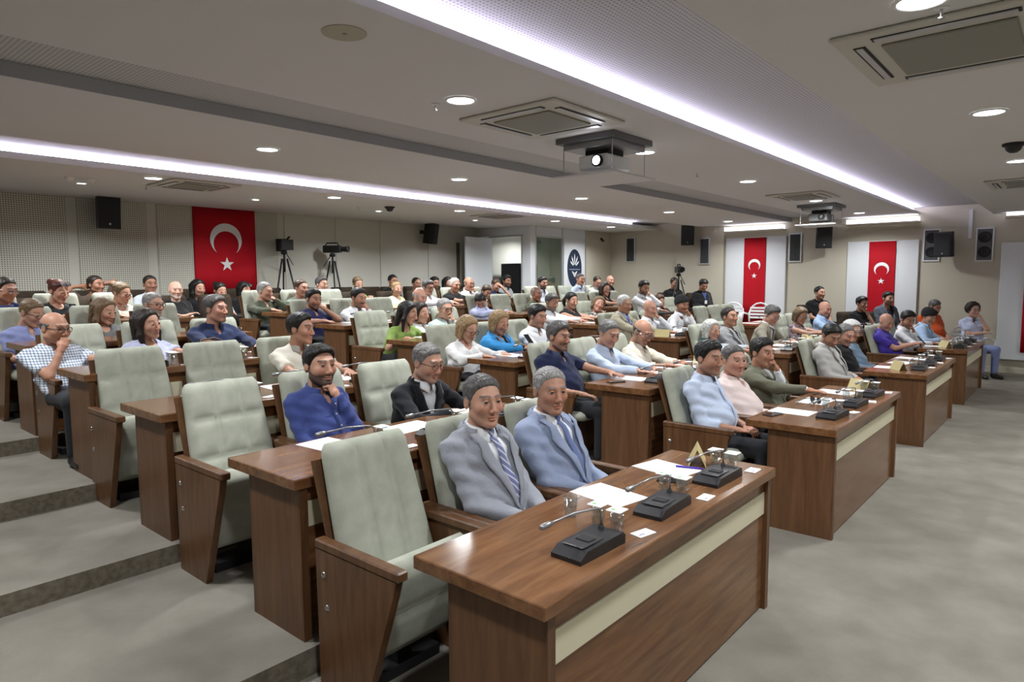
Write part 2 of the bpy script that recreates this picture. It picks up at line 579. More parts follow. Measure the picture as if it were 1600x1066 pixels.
hanging_flag('flag', 'large red flag with white crescent and star on the perforated back wall', (4.0, YB - .03, 3.0), (1, 0, 0), 1.08, 1.45, -.55, .275, -.965, .125)
for k, (y0, y1, z0, z1, f0, f1, txt) in enumerate([(3.86, 5.22, .62, 2.68, 4.29, 4.78, 'behind the stacked white plastic chairs'), (1.34, 2.62, .50, 2.49, 1.73, 2.21, 'between the wall loudspeakers and the seated young men'), (-1.3, 0.04, .25, 2.37, -.80, -.32, 'at the right edge beside the dark woman in striped shirt')]):
    o = MB().box(XF - .06, XF - .012, y0, y1, z0, z1, .006).build('white_board', WHITEP)
    tag(o, 'tall white wall board ' + ['farthest left, ' + txt, txt, 'farthest right, cut by the picture edge'][k], 'board', 'white boards on the far wall')
    fw = f1 - f0
    hanging_flag('flag', ['narrow red crescent flag on the leftmost white board', 'narrow red crescent flag on the middle white board', 'narrow red flag on the board at the right picture edge'][k],
                 (XF - .066, (f0 + f1) / 2, z1 - .005), (0, -1, 0), fw, (z1 - z0) * (.93 if k < 2 else .93), -.62 if k == 0 else -.56, .135, -.86 if k == 0 else -.80, .062, 2)
# light boxes above the boards
for k, (y0, y1, z) in enumerate([(3.88, 5.2, 2.79), (1.33, 2.63, 2.80), (-1.2, 0.0, 2.80)]):
    e = empty('light_box', (XF - .15, (y0 + y1) / 2, z)); h = (y1 - y0) / 2
    MB().box(-.13, .13, -h, h, 0, .035).build('tray', WALLC, e)
    MB().box(-.115, .12, -h + .02, h - .02, .037, .125, .004).build('diffuser', BOXLED, e)
    tag(e, 'glowing white light box above the ' + ('leftmost' if k == 0 else 'middle' if k == 1 else 'rightmost') + ' flag board', 'light box', 'light boxes over the boards')

# ventilation grilles and framed loudspeaker columns on the far wall
for k, (y0, y1, z0, z1) in enumerate([(7.63, 7.91, 2.19, 2.82), (5.58, 5.85, 2.09, 2.72), (3.54, 3.82, 2.10, 2.73)]):
    xx = XF - (.10 if k == 1 else 0)
    e = empty('wall_grille', (xx, (y0 + y1) / 2, z0)); h = (y1 - y0) / 2; H = z1 - z0
    mb = MB().box(-.03, 0, -h, h, 0, .03).box(-.03, 0, -h, h, H - .03, H).box(-.03, 0, -h, -h + .03, .03, H - .03).box(-.03, 0, h - .03, h, .03, H - .03)
    mb.build('frame', ALU, e)
    MB().box(-.006, -.001, -h + .03, h - .03, .03, H - .03).build('backing', BLACKM, e)
    for j in range(7):
        y = -h + .045 + (2 * h - .09) * j / 6
        MB().box(-.024, -.008, y - .006, y + .006, .03, H - .03).build('slat', plain('slat_grey', (.10, .11, .11), .5), e)
    tag(e, 'slatted dark grille in a pale frame, ' + ['nearest the glazed booth', 'beside the tripod camera on the far wall', 'between the flag board and wall loudspeaker'][k], 'grille', 'wall grilles')
for k, (y0, y1, z0, z1) in enumerate([(1.0, 1.28, 2.06, 2.68), (.16, .44, 2.04, 2.66)]):
    e = empty('speaker_column', (XF, (y0 + y1) / 2, z0)); h = (y1 - y0) / 2; H = z1 - z0
    MB().box(-.03, 0, -h, h, 0, .025).box(-.03, 0, -h, h, H - .025, H).box(-.03, 0, -h, -h + .025, .025, H - .025).box(-.03, 0, h - .025, h, .025, H - .025).build('frame', WHITEP, e)
    MB().box(-.012, -.001, -h + .025, h - .025, .025, H - .025).build('backing', plain('speaker_grey', (.10, .10, .105), .6), e)
    Mr = Matrix.Rotation(-math.pi / 2, 4, 'Y')
    for zz in (.18, .45):
        MB().lathe([(0, 0), (.095, 0), (.10, .012), (.085, .02), (.03, .008), (0, .014)], 20, M=Matrix.Translation((-.012, 0, zz)) @ Mr).build('driver', BLACKM, e)
    tag(e, 'framed panel with two round black speakers, ' + ['left of the black wall loudspeaker', 'right of the black wall loudspeaker'][k], 'speaker', 'framed speaker panels')


def wall_speaker(loc, rz, tilt, label):
    e = empty('wall_loudspeaker', loc, rz)
    e.rotation_euler = (math.radians(tilt), 0, rz)
    w, d, h = .15, .24, .46          # half width, depth, height; front looks to -y
    poly = [(-w, -d), (w, -d), (w * .98, -d * .6), (w * .6, 0), (-w * .6, 0), (-w * .98, -d * .6)]
    mb = MB().prism(poly, -h / 2, h / 2, 2)
    mb.build('cabinet', BLACK, e)
    MB().box(-w * .93, w * .93, -d - .012, -d + .001, -h / 2 + .02, h / 2 - .02, .008).build('grille', BLACKM, e)
    MB().lathe([(0, 0), (.014, 0), (.014, .004), (0, .004)], 12, M=Matrix.Translation((0, -d - .012, -h / 2 + .07)) @ Matrix.Rotation(math.pi / 2, 4, 'X')).build('badge', STEEL, e)
    MB().box(-.03, .03, -.01, .12, -.04, .04).build('bracket', BLACKM, e)
    tag(e, label, 'loudspeaker', 'black wall loudspeakers')


wall_speaker((2.12, YB - .14, 2.77), 0, 6, 'black loudspeaker on the perforated wall left of the big flag')
wall_speaker((8.42, YB - .16, 2.79), math.radians(28), 8, 'black loudspeaker on the back wall left of the booth door')
wall_speaker((XF - .24, 6.10, 2.80), math.radians(-62), 8, 'black loudspeaker on the far wall between two slatted grilles')
wall_speaker((XF - .16, 3.10, 2.62), math.radians(-62), 6, 'black loudspeaker on the far wall between the two flag boards')
wall_speaker((XF - .16, .83, 2.38), math.radians(-110), 6, 'black loudspeaker between the two framed speaker panels')
MB().box(XF - .05, XF, .50, .56, 2.47, 3.0).build('trim_2', WHITEP); struct(bpy.data.objects['trim_2'])
MB().box(XF - .015, XF, .55, 2.7, 2.70, 2.72).build('trim_3', WALLC); struct(bpy.data.objects['trim_3'])

# emblem roll-up banner beside the booth window
NAVY = plain('emblem_navy', srgb(24, 40, 62), .6)
e = empty('emblem_banner', (11.93, BRY - .012, 1.25))
MB().box(-.44, .44, -.004, .004, -.6, 1.46).build('sheet', WHITEP, e)
n = 36
ell_pts = [(.30 * math.cos(2 * math.pi * i / n), .46 * math.sin(2 * math.pi * i / n)) for i in range(n)]
ngon_prism(ell_pts, .002, 'emblem_field', NAVY, e, (0, -.004, .78), (1, 0, 0), (0, 0, 1))
for j, (a, l) in enumerate([(-50, .17), (-25, .23), (0, .27), (25, .23), (50, .17)]):
    ca, sa = math.cos(math.radians(90 - a)), math.sin(math.radians(90 - a))
    pts = [(ca * .07 - sa * w_ + ca * t * l, sa * .07 + ca * w_ + sa * t * l) for t, w_ in [(0, -.008), (.6, -.021), (1, 0), (.6, .021), (0, .008)]]
    ngon_prism(pts, .002, 'petal', FLAGW, e, (0, -.007, .80), (1, 0, 0), (0, 0, 1))
for j, (hw, zz) in enumerate([(.12, .69), (.085, .65), (.05, .61)]):
    ngon_prism([(-hw, 0), (0, -.05), (hw, 0), (hw * .8, .015), (0, -.03), (-hw * .8, .015)], .002, 'chevron', FLAGW, e, (0, -.007, zz), (1, 0, 0), (0, 0, 1))
for j in range(13):
    hgt = (.030, .026, .030)[j % 3]
    ngon_prism([(-.009, 0), (.009, 0), (.009, hgt), (-.009, hgt)], .002, 'letter_mark', plain('emblem_pale', srgb(150, 165, 185), .6), e, (-.21 + j * .035, -.007, .735), (1, 0, 0), (0, 0, 1))
tag(e, 'white banner with a dark navy oval emblem beside the booth window', 'banner')

# small cctv camera on the plaster stub
e = empty('security_camera', (13.05, BRY, 2.78))
MB().tube([(0, 0, 0), (0, -.06, .0), (-.02, -.09, -.02)], .012, 8).build('bracket', WHITE, e)
MB().tube([(-.10, -.12, 0.0), (.03, -.09, -.04)], .032, 12).build('body', BLACKM, e)
tag(e, 'small security camera on the wall right of the emblem banner', 'camera')

# ---------------------------------------------------------------- ceiling fittings


def downlight(x, y, z, label, small=False, visible=True):
    r = .055 if small else .095
    e = empty('downlight', (x, y, z))
    MB().lathe([(r + .018, -.001), (r + .018, -.006), (r, -.010), (r - .004, -.004)], 24).build('rim', WHITE, e, True)
    MB().lathe([(0, -.0045), (r - .003, -.0045), (r - .003, -.002), (0, -.002)], 24).build('diffuser', LAMP, e)
    tag(e, label, 'downlight', 'recessed ceiling downlights')
    ld = bpy.data.lights.new('downlight_lamp', 'AREA')
    ld.shape = 'DISK'; ld.size = .22; ld.energy = DOWNLIGHT_W * (1.0 if small else 1); ld.color = (0.95, 0.98, 1.0); ld.spread = math.radians(150)
    lo = bpy.data.objects.new('downlight_lamp', ld); COL.objects.link(lo)
    lo.location = (0, 0, -.03); lo.parent = e


rows_name = {-3.4: 'over the open front floor', -.59: 'in the right-hand ceiling field', 2.15: 'in the field with the projectors', 4.7: 'in the field behind the dark ceiling groove', 7.3: 'in the low ceiling by the flag wall'}
ordn = ['first', 'second', 'third', 'fourth', 'fifth', 'sixth']
for y in (-3.4, -.59, 2.15, 4.7, 7.3):
    for i, x in enumerate((-.7, 1.83, 4.35, 6.95, 9.75, 12.4)):
        if y == -.59 and x > 9: continue
        if y == 7.3 and x > 11.9: x = 11.9
        downlight(x, y, 2.90 if y < 0 else ZC, 'round white downlight, %s from the camera, %s' % (ordn[i], rows_name[y]))
for i, x in enumerate((1.4, 3.7, 6.0, 8.46)):
    downlight(x, 8.37, ZC, 'small dim downlight nearest the flag wall, %s from the camera' % ordn[i], True)


def ac_cassette(x, y, z, label, lx=.92, ly=.92):
    e = empty('ceiling_air_conditioner', (x, y, z))
    hx, hy = lx / 2, ly / 2
    MB().box(-hx, hx, -hy, hy, -.022, -.001, .008).build('panel', plain('ac_plastic', srgb(196, 193, 182), .5), e)
    MB().box(-hx + .19, hx - .19, -hy + .19, hy - .19, -.034, -.021, .006).build('intake_grille', plain('ac_grille', srgb(140, 138, 128), .7), e)
    for (a0, a1, b0, b1) in [(-hx + .17, hx - .17, -hy + .07, -hy + .125), (-hx + .17, hx - .17, hy - .125, hy - .07), (-hx + .07, -hx + .125, -hy + .17, hy - .17), (hx - .125, hx - .07, -hy + .17, hy - .17)]:
        s = MB().box(a0, a1, b0, b1, -.026, -.021).build('air_slot', BLACKM, e)
        MB().box(a0 + .004, a1 - .004, b0 + .012, b1 - .012, -.031, -.0262).build('louver', ALU, s)
    tag(e, label, 'air conditioner', 'ceiling air conditioners')


ac_cassette(2.65, 2.08, ZC, 'square ceiling air conditioner beside the lit projector')
ac_cassette(2.40, 7.50, ZC, 'ceiling air conditioner in the low ceiling before the flag wall', .84, .84)
ac_cassette(8.10, 7.35, ZC, 'ceiling air conditioner in front of the glazed booth', .84, .84)
ac_cassette(8.95, 2.10, ZC, 'ceiling air conditioner beside the dark far projector', .9, .8)
ac_cassette(2.55, -.62, 2.90, 'large ceiling air conditioner at the top right of the picture', 1.0, .92)
ac_cassette(8.85, -.62, 2.90, 'ceiling air conditioner at the right edge by the dome camera', .9, .92)


def projector(x, y, z, label, lit):
    e = empty('ceiling_projector', (x, y, z))
    MB().box(-.32, .32, -.30, .30, -.05, -.001).build('lift_housing', plain('lift_metal', (.16, .16, .17), .4, .7), e)
    MB().box(-.27, .27, -.25, .25, -.10, -.051).build('lift_frame', GREYM, e)
    MB().box(-.12, .12, -.12, .12, -.15, -.101).build('scissor_lift', BLACKM, e)
    b = MB().box(-.19, .19, -.15, .15, -.27, -.151, .012).build('projector_body', WHITE if lit else plain('projector_grey', (.12, .12, .12), .5), e)
    MB().lathe([(.05, 0), (.052, .03), (.038, .035)], 20, M=Matrix.Translation((-.19, -.06, -.21)) @ Matrix.Rotation(-math.pi / 2, 4, 'Y')).build('lens_barrel', BLACKM, b, True)
    MB().lathe([(0, 0.022), (.038, .022), (.038, .03), (0, .033)], 20, M=Matrix.Translation((-.19, -.06, -.21)) @ Matrix.Rotation(-math.pi / 2, 4, 'Y')).build('lens', LENSGLOW if lit else GLASS, b, True)
    for sx in (-1, 1):
        for sy in (-1, 1):
            MB().tube([(sx * .27, sy * .25, -.05), (sx * .27, sy * .25, -.33)], .004, 6).build('hanger', STEEL, e)
    MB().box(-.34, .34, -.32, .32, -.345, -.33).build('cover_tray', CEIL, e)
    tag(e, label, 'projector', 'ceiling projectors')


projector(3.62, 2.14, ZC, 'lit white projector hanging in its ceiling lift', True)
projector(10.5, 2.28, ZC, 'dark projector hanging in its ceiling lift near the far wall', False)

downlight(11.6, 9.2, ZC, 'round white downlight inside the glazed booth')
for (x, y, z, lab) in [(5.7, 7.69, ZC, 'black dome camera in the low ceiling before the flag wall'), (5.84, -.63, 2.90, 'black dome camera at the right edge of the ceiling')]:
    e = empty('dome_camera', (x, y, z))
    MB().lathe([(.085, -.001), (.085, -.02), (.07, -.026)], 20).build('base_ring', BLACKM, e, True)
    MB().lathe([(0, -.085), (.03, -.08), (.055, -.06), (.068, -.02)], 20).build('dome', BLACK, e, True)
    tag(e, lab, 'camera', 'dome cameras')
for (x, y, z, lab) in [(1.79, 2.36, ZC, 'small sprinkler head beside the near downlight'), (5.88, 2.33, ZC, 'small sprinkler head between the two projectors'), (2.02, 8.02, ZC, 'small sprinkler head beside the flag-wall air conditioner'), (5.34, 8.06, ZC, 'small sprinkler head near the dome camera'), (1.98, -.64, 2.9, 'white sprinkler head at the top right air conditioner')]:
    e = empty('sprinkler', (x, y, z))
    MB().lathe([(0, -.006), (.03, -.005), (.03, -.001), (0, -.001)], 14).build('escutcheon', WHITE, e)
    MB().tube([(0, 0, -.005), (0, 0, -.04)], .006, 8).build('stem', STEEL, e)
    MB().lathe([(0, -.046), (.016, -.046), (.016, -.043), (0, -.041)], 12).build('deflector', STEEL, e)
    tag(e, lab, 'sprinkler', 'ceiling sprinklers')
e = empty('ceiling_speaker', (0.56, 1.70, ZC))
MB().lathe([(0, -.006), (.10, -.006), (.112, -.004), (.112, -.001), (0, -.001)], 28).build('cover', plain('speaker_cream', srgb(176, 172, 152), .7), e)
MB().lathe([(0, -.009), (.012, -.009), (.012, -.006), (0, -.006)], 10).build('screw', GREYM, e)
tag(e, 'round cream ceiling speaker cover at the upper left', 'speaker')
e = empty('smoke_detector', (1.25, 7.95, ZC))
for dx in (-.1, .12):
    MB().lathe([(0, -.045), (.035, -.04), (.05, -.012), (.05, -.001)], 16, c=(dx, 0, 0)).build('sensor', WHITE, e, True)
tag(e, 'pair of small white ceiling sensors above the flag wall loudspeaker', 'detector')

# ---------------------------------------------------------------- desks


def make_desk():
    e = empty('council_desk')
    MB().box(0, LB, 0, DD, .700, DH, .004).build('desk_top', WOODX, e)
    for x in (.03, LB - .07):
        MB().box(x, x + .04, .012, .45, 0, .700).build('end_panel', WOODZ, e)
    MB().box(.07, LB - .07, .035, .055, .632, .700).build('front_board', WOODX, e)
    MB().box(.07, LB - .07, .030, .055, .515, .630).build('front_stripe', CREAM, e)
    MB().box(.07, LB - .07, .035, .055, .01, .513).build('front_board', WOODX, e)
    return e


def puffed(w0, w1, h, t, cols, rows, nx=18, nz=22, puff=.014):
    """cushion slab in local (x, y, z): width w0 at the bottom, w1 at the top, front looks to -y, stitched into cols x rows"""
    def outline(u, v):
        # superellipse rounding of the corners
        w = (w0 + (w1 - w0) * v) / 2
        return w * u
    vs = []; fs = []
    for side in (0, 1):
        for i in range(nx + 1):
            u = -1 + 2 * i / nx
            for k in range(nz + 1):
                v = k / nz
                x = outline(u, v)
                z = h * v
                edge = min(1 - abs(u), .35) / .35
                edge2 = min(v, 1 - v, .12) / .12
                rnd = math.sqrt(max(0, 1 - (1 - edge) ** 2)) * math.sqrt(max(0, 1 - (1 - edge2) ** 2))
                cu = (u + 1) / 2 * cols; cv = v * rows
                seam = min(abs(cu - round(cu)) / cols * 2 * 6, 1) if 0 < round(cu) < cols else 1
                seam2 = min(abs(cv - round(cv)) / rows * 12, 1) if 0 < round(cv) < rows else 1
                d = (t / 2) * (.35 + .65 * rnd) + puff * (min(seam, seam2) ** .5) * rnd
                # round the plan corners at the top
                if v > .93:
                    x *= 1 - .10 * ((v - .93) / .07) ** 2
                y = -d if side == 0 else (t / 2) * (.35 + .65 * rnd)
                vs.append((x, y, z))
    st = (nx + 1) * (nz + 1)
    for i in range(nx):
        for k in range(nz):
            a = i * (nz + 1) + k; b = a + nz + 1
            fs.append((a, b, b + 1, a + 1)); fs.append((st + a, st + a + 1, st + b + 1, st + b))
    ring = [i * (nz + 1) for i in range(nx + 1)] + [nx * (nz + 1) + k for k in range(1, nz + 1)] + [i * (nz + 1) + nz for i in range(nx - 1, -1, -1)] + [k for k in range(nz - 1, 0, -1)]
    for a, b in zip(ring, ring[1:] + ring[:1]):
        fs.append((a, a + st, b + st, b))
    return vs, fs


def make_chair(up, quilted):
    """tip-up council chair; origin on the floor, x centre, y measured from the front of its row's desk"""
    e = empty('council_chair')
    for s in (-1, 1):
        x0, x1 = sorted((s * .260, s * .296))
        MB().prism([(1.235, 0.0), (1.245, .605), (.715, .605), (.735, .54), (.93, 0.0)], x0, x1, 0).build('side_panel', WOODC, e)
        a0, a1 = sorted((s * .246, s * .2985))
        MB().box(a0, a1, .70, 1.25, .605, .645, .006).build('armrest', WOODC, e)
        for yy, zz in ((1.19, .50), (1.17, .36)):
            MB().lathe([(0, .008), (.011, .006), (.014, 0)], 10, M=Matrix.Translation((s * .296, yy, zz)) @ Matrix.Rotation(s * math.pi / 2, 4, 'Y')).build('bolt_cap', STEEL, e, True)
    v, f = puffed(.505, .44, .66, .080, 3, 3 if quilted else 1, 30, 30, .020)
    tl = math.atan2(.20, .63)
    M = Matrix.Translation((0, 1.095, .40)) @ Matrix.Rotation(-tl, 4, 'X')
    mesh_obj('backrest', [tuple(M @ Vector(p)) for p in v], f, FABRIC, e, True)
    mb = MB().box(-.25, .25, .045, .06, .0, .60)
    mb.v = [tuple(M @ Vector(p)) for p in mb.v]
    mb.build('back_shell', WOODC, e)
    v, f = puffed(.50, .50, .47, .10, 1, 2, 14, 14, .01)
    if up:
        M = Matrix.Translation((0, 1.02, .15)) @ Matrix.Rotation(math.radians(17), 4, 'X')
    else:
        M = Matrix.Translation((0, 1.13, .405)) @ Matrix.Rotation(math.radians(86), 4, 'X') @ Matrix.Rotation(math.pi, 4, 'Z')
    mesh_obj('seat', [tuple(M @ Vector(p)) for p in v], f, FABRIC, e, True)
    MB().box(-.259, .259, 1.00, 1.10, .30, .36).build('hinge_beam', BLACKM, e)
    MB().box(-.20, .20, 1.02, 1.16, 0, .05).box(-.04, .04, 1.03, 1.09, .05, .30).build('pedestal', BLACKM, e)
    return e


def make_brown_chair():
    e = empty('auditorium_seat')
    v, f = puffed(.54, .50, .62, .10, 1, 1, 14, 14, .012)
    M = Matrix.Translation((0, .20, .36)) @ Matrix.Rotation(math.radians(-13), 4, 'X')
    mesh_obj('backrest', [tuple(M @ Vector(p)) for p in v], f, BROWNFAB, e, True)
    v, f = puffed(.52, .52, .46, .11, 1, 1, 12, 12, .012)
    M = Matrix.Translation((0, .19, .40)) @ Matrix.Rotation(math.radians(86), 4, 'X') @ Matrix.Rotation(math.pi, 4, 'Z')
    mesh_obj('seat', [tuple(M @ Vector(p)) for p in v], f, BROWNFAB, e, True)
    for s in (-1, 1):
        x0, x1 = sorted((s * .275, s * .32))
        MB().box(x0, x1, -.22, .24, 0, .60, .01).build('side_panel', BLACKM, e)
        MB().box(x0 - .005, x1 + .005, -.24, .22, .60, .635, .008).build('armrest', BROWNFAB, e)
    return e


def make_plastic_chair():
    """white moulded garden chair; front looks to -y, origin on the floor"""
    e = empty('plastic_chair')
    for sx in (-1, 1):
        MB().tube([(sx * .24, -.22, 0), (sx * .22, -.20, .42)], [.022, .028], 8).build('leg', WHITE, e, True)
        MB().tube([(sx * .23, .26, 0), (sx * .21, .20, .42)], [.022, .028], 8).build('leg', WHITE, e, True)
        MB().tube([(sx * .25, -.20, .42), (sx * .27, -.17, .62), (sx * .265, .0, .65), (sx * .24, .19, .62)], .02, 8).build('arm', WHITE, e, True)
    MB().box(-.23, .23, -.22, .20, .405, .435, .012).build('seat', WHITE, e)
    mb = MB()
    pts = []
    for i in range(9):
        a = math.pi * i / 8
        pts.append((-.23 * math.cos(a), .24 + .06 * (1 if 0 < i < 8 else 0), .62 + .24 * math.sin(a)))
    pts = [(-.21, .20, .42)] + pts + [(.21, .20, .42)]
    mb.tube(pts, .02, 8).build('back_frame', WHITE, e, True)
    for j in range(4):
        z = .52 + .07 * j
        MB().box(-.21, .21, .225 + .02 * j / 3, .240 + .02 * j / 3, z, z + .042, .004).build('back_slat', WHITE, e)
    return e


# ---------------------------------------------------------------- small desk things (templates)


def make_mic():
    """delegate microphone: origin at the base centre on the desk top"""
    e = empty('conference_microphone')
    M = None
    poly = [(-.065, 0), (.065, 0), (.065, .030), (.05, .048), (-.03, .052), (-.065, .018)]
    mb = MB().prism([(-.14, 0), (.14, 0), (.14, .034), (.125, .046), (-.10, .040), (-.14, .016)], -.066, .066, 1)
    b = mb.build('base', BLACK, e)
    MB().box(-.10, .03, -.045, .045, .043, .047, .002).build('control_plate', plain('mic_plate', (.03, .03, .032), .3), e)
    MB().box(-.045, .0, -.03, .03, .047, .0515, .002).build('speak_button', BLACKM, e)
    MB().lathe([(.014, .04), (.011, .056), (.007, .06)], 10, c=(.105, .02, 0)).build('neck_socket', BLACKM, e, True)
    pts = [(.105, .02, .055)] + [(.105 - .035 * (1 - math.cos(a)), .02, .095 + .035 * math.sin(a)) for a in np.linspace(0, 1.35, 7)] + [(-.04, .040, .137), (-.15, .055, .128)]
    g = MB().tube(pts, .0042, 8).build('gooseneck', GREYM, e, True)
    MB().tube([(-.148, .055, .128), (-.16, .057, .1265), (-.195, .062, .1225), (-.202, .063, .1215)], [.006, .011, .0115, .007], 10).build('capsule', GREYM, g, True)
    return e


def make_glass():
    e = empty('water_glass')
    MB().lathe([(0, .001), (.024, .001), (.031, .085), (.029, .085), (.0225, .006), (0, .006)], 16).build('tumbler', GLASS, e, True)
    MB().box(-.033, .033, -.033, .033, .0855, .091, .003).build('foil_lid', PAPER, e)
    MB().lathe([(0, .0916), (.009, .0916), (.009, .0911), (0, .0911)], 10, c=(-.012, .01, 0)).build('lid_mark', plain('print_green', srgb(120, 190, 110), .6), e)
    return e


def make_packet():
    e = empty('sugar_packet')
    MB().box(-.045, .045, -.028, .028, 0, .004, .001).build('paper_envelope', PAPER, e)
    MB().box(-.034, -.004, -.014, -.006, .0041, .0046).build('print_mark', plain('print_pale', srgb(150, 140, 170), .7), e)
    return e


def make_sheet():
    e = empty('paper_sheet')
    MB().box(-.105, .105, -.148, .148, 0, .0015).build('page', PAPER, e)
    for j in range(5):
        MB().box(-.08, .08 - .03 * (j % 3), -.105 + j * .016, -.102 + j * .016, .0016, .0019).build('text_line', plain('print_grey', (.62, .63, .66), .8), e)
    return e


def make_card():
    e = empty('name_card')
    GOLD = plain('card_gold', srgb(196, 182, 130), .5)
    for s in (-1, 1):
        MB().prism([(0, .095), (s * .045, 0), (s * .043, 0), (0, .091)], -.10, .10, 0).build('card_face', GOLD, e)
    return e


def make_phone():
    e = empty('mobile_phone')
    MB().box(-.037, .037, -.076, .076, 0, .009, .003).build('case', BLACK, e)
    MB().box(-.034, .034, -.072, .072, .009, .0096).build('screen', plain('phone_screen', (.01, .01, .013), .08), e)
    return e


def make_pen(col):
    e = empty('pen')
    MB().tube([(-.07, 0, .005), (.055, 0, .005), (.07, 0, .005)], [.005, .005, .0015], 8).build('barrel', plain('pen_violet', col, .4), e, True)
    MB().tube([(-.072, 0, .005), (-.03, 0, .005)], .0058, 8).build('cap', plain('pen_violet', col, .4), e, True)
    return e


def make_sunglasses():
    e = empty('sunglasses')
    for s in (-1, 1):
        MB().lathe([(0, 0), (.026, 0), (.026, .004), (0, .004)], 16, M=Matrix.Translation((s * .034, 0, .028)) @ Matrix.Rotation(math.pi / 2, 4, 'X')).build('lens', BLACK, e)
        MB().tube([(s * .06, 0, .035), (s * .062, .06, .03), (s * .055, .13, .008)], .003, 6).build('temple', BLACK, e)
    MB().tube([(-.01, 0, .035), (.01, 0, .035)], .003, 6).build('bridge', BLACK, e)
    return e

# ---------------------------------------------------------------- implicit surfaces -> smooth continuous meshes


class Field:
    def __init__(s, lo, hi, h):
        s.lo = np.array(lo, float); s.h = h
        n = np.maximum(np.ceil((np.array(hi) - s.lo) / h).astype(int) + 1, 4)
        s.n = n
        s.D = np.full(n, 1.0, np.float32)
        s.ax = [(s.lo[i] + h * np.arange(n[i])).astype(np.float32) for i in range(3)]

    def sl(s, lo, hi):
        a = np.clip(np.floor((np.array(lo) - s.lo) / s.h).astype(int), 0, s.n)
        b = np.clip(np.ceil((np.array(hi) - s.lo) / s.h).astype(int) + 1, 0, s.n)
        return tuple(slice(a[i], b[i]) for i in range(3))

    def grids(s, q):
        return s.ax[0][q[0]][:, None, None], s.ax[1][q[1]][None, :, None], s.ax[2][q[2]][None, None, :]

    def put(s, prim, k=.02):
        fn, lo, hi = prim
        q = s.sl(np.array(lo) - k - s.h * 2, np.array(hi) + k + s.h * 2)
        if any(t.stop <= t.start for t in q): return s
        d = fn(*s.grids(q))
        D = s.D[q]
        h = np.clip(.5 + .5 * (D - d) / k, 0, 1)
        s.D[q] = D * (1 - h) + d * h - k * h * (1 - h)
        return s

    def cut(s, prim, k=.006):
        """smooth subtraction of a solid"""
        fn, lo, hi = prim
        q = s.sl(np.array(lo) - k - s.h * 2, np.array(hi) + k + s.h * 2)
        if any(t.stop <= t.start for t in q): return s
        d = -fn(*s.grids(q))
        D = s.D[q]
        h = np.clip(.5 - .5 * (D - d) / k, 0, 1)
        s.D[q] = D * (1 - h) + d * h + k * h * (1 - h)
        return s

    def clip(s, fn):
        """intersection with fn < 0 everywhere"""
        q = tuple(slice(0, n) for n in s.n)
        s.D = np.maximum(s.D, fn(*s.grids(q))).astype(np.float32)
        return s

    def mesh(s):
        D = s.D
        D = np.pad(D, 1, constant_values=1.0)
        ins = D < 0
        c = np.zeros(np.array(D.shape) - 1, np.int8)
        for i in (0, 1):
            for j in (0, 1):
                for k in (0, 1):
                    c += ins[i:ins.shape[0] - 1 + i, j:ins.shape[1] - 1 + j, k:ins.shape[2] - 1 + k]
        act = (c > 0) & (c < 8)
        idx = np.argwhere(act)
        if len(idx) == 0:
            return np.zeros((0, 3)), np.zeros((0, 4), int)
        vid = np.full(act.shape, -1, np.int32)
        vid[act] = np.arange(len(idx))
        acc = np.zeros((len(idx), 3)); cnt = np.zeros(len(idx))
        I, J, K = idx.T
        co = {}
        for a in (0, 1):
            for b in (0, 1):
                for g in (0, 1):
                    co[(a, b, g)] = D[I + a, J + b, K + g]
        for (p, q) in [((0, 0, 0), (1, 0, 0)), ((0, 1, 0), (1, 1, 0)), ((0, 0, 1), (1, 0, 1)), ((0, 1, 1), (1, 1, 1)),
                       ((0, 0, 0), (0, 1, 0)), ((1, 0, 0), (1, 1, 0)), ((0, 0, 1), (0, 1, 1)), ((1, 0, 1), (1, 1, 1)),
                       ((0, 0, 0), (0, 0, 1)), ((1, 0, 0), (1, 0, 1)), ((0, 1, 0), (0, 1, 1)), ((1, 1, 0), (1, 1, 1))]:
            a, b = co[p], co[q]
            m = (a < 0) != (b < 0)
            t = np.where(m, a / np.where(m, a - b, 1), 0)
            P = np.array(p, float)[None] + t[:, None] * (np.array(q, float) - np.array(p, float))[None]
            acc += P * m[:, None]; cnt += m
        v = (idx + acc / cnt[:, None] - 1) * s.h + s.lo
        quads = []
        for ax in range(3):
            o = [i for i in range(3) if i != ax]
            A = ins.take(range(0, ins.shape[ax] - 1), ax); B = ins.take(range(1, ins.shape[ax]), ax)
            e = np.argwhere(A != B)
            ok = (e[:, o[0]] > 0) & (e[:, o[1]] > 0) & (e[:, o[0]] < act.shape[o[0]]) & (e[:, o[1]] < act.shape[o[1]])
            e = e[ok]
            s0 = A[tuple(e.T)]

            def cell(du, dv):
                f = e.copy(); f[:, o[0]] += du; f[:, o[1]] += dv
                return vid[tuple(f.T)]
            q = np.stack([cell(-1, -1), cell(0, -1), cell(0, 0), cell(-1, 0)], 1)
            fl = s0 if ax != 1 else ~s0
            q[~fl] = q[~fl][:, ::-1]
            quads.append(q)
        return v, np.concatenate(quads)


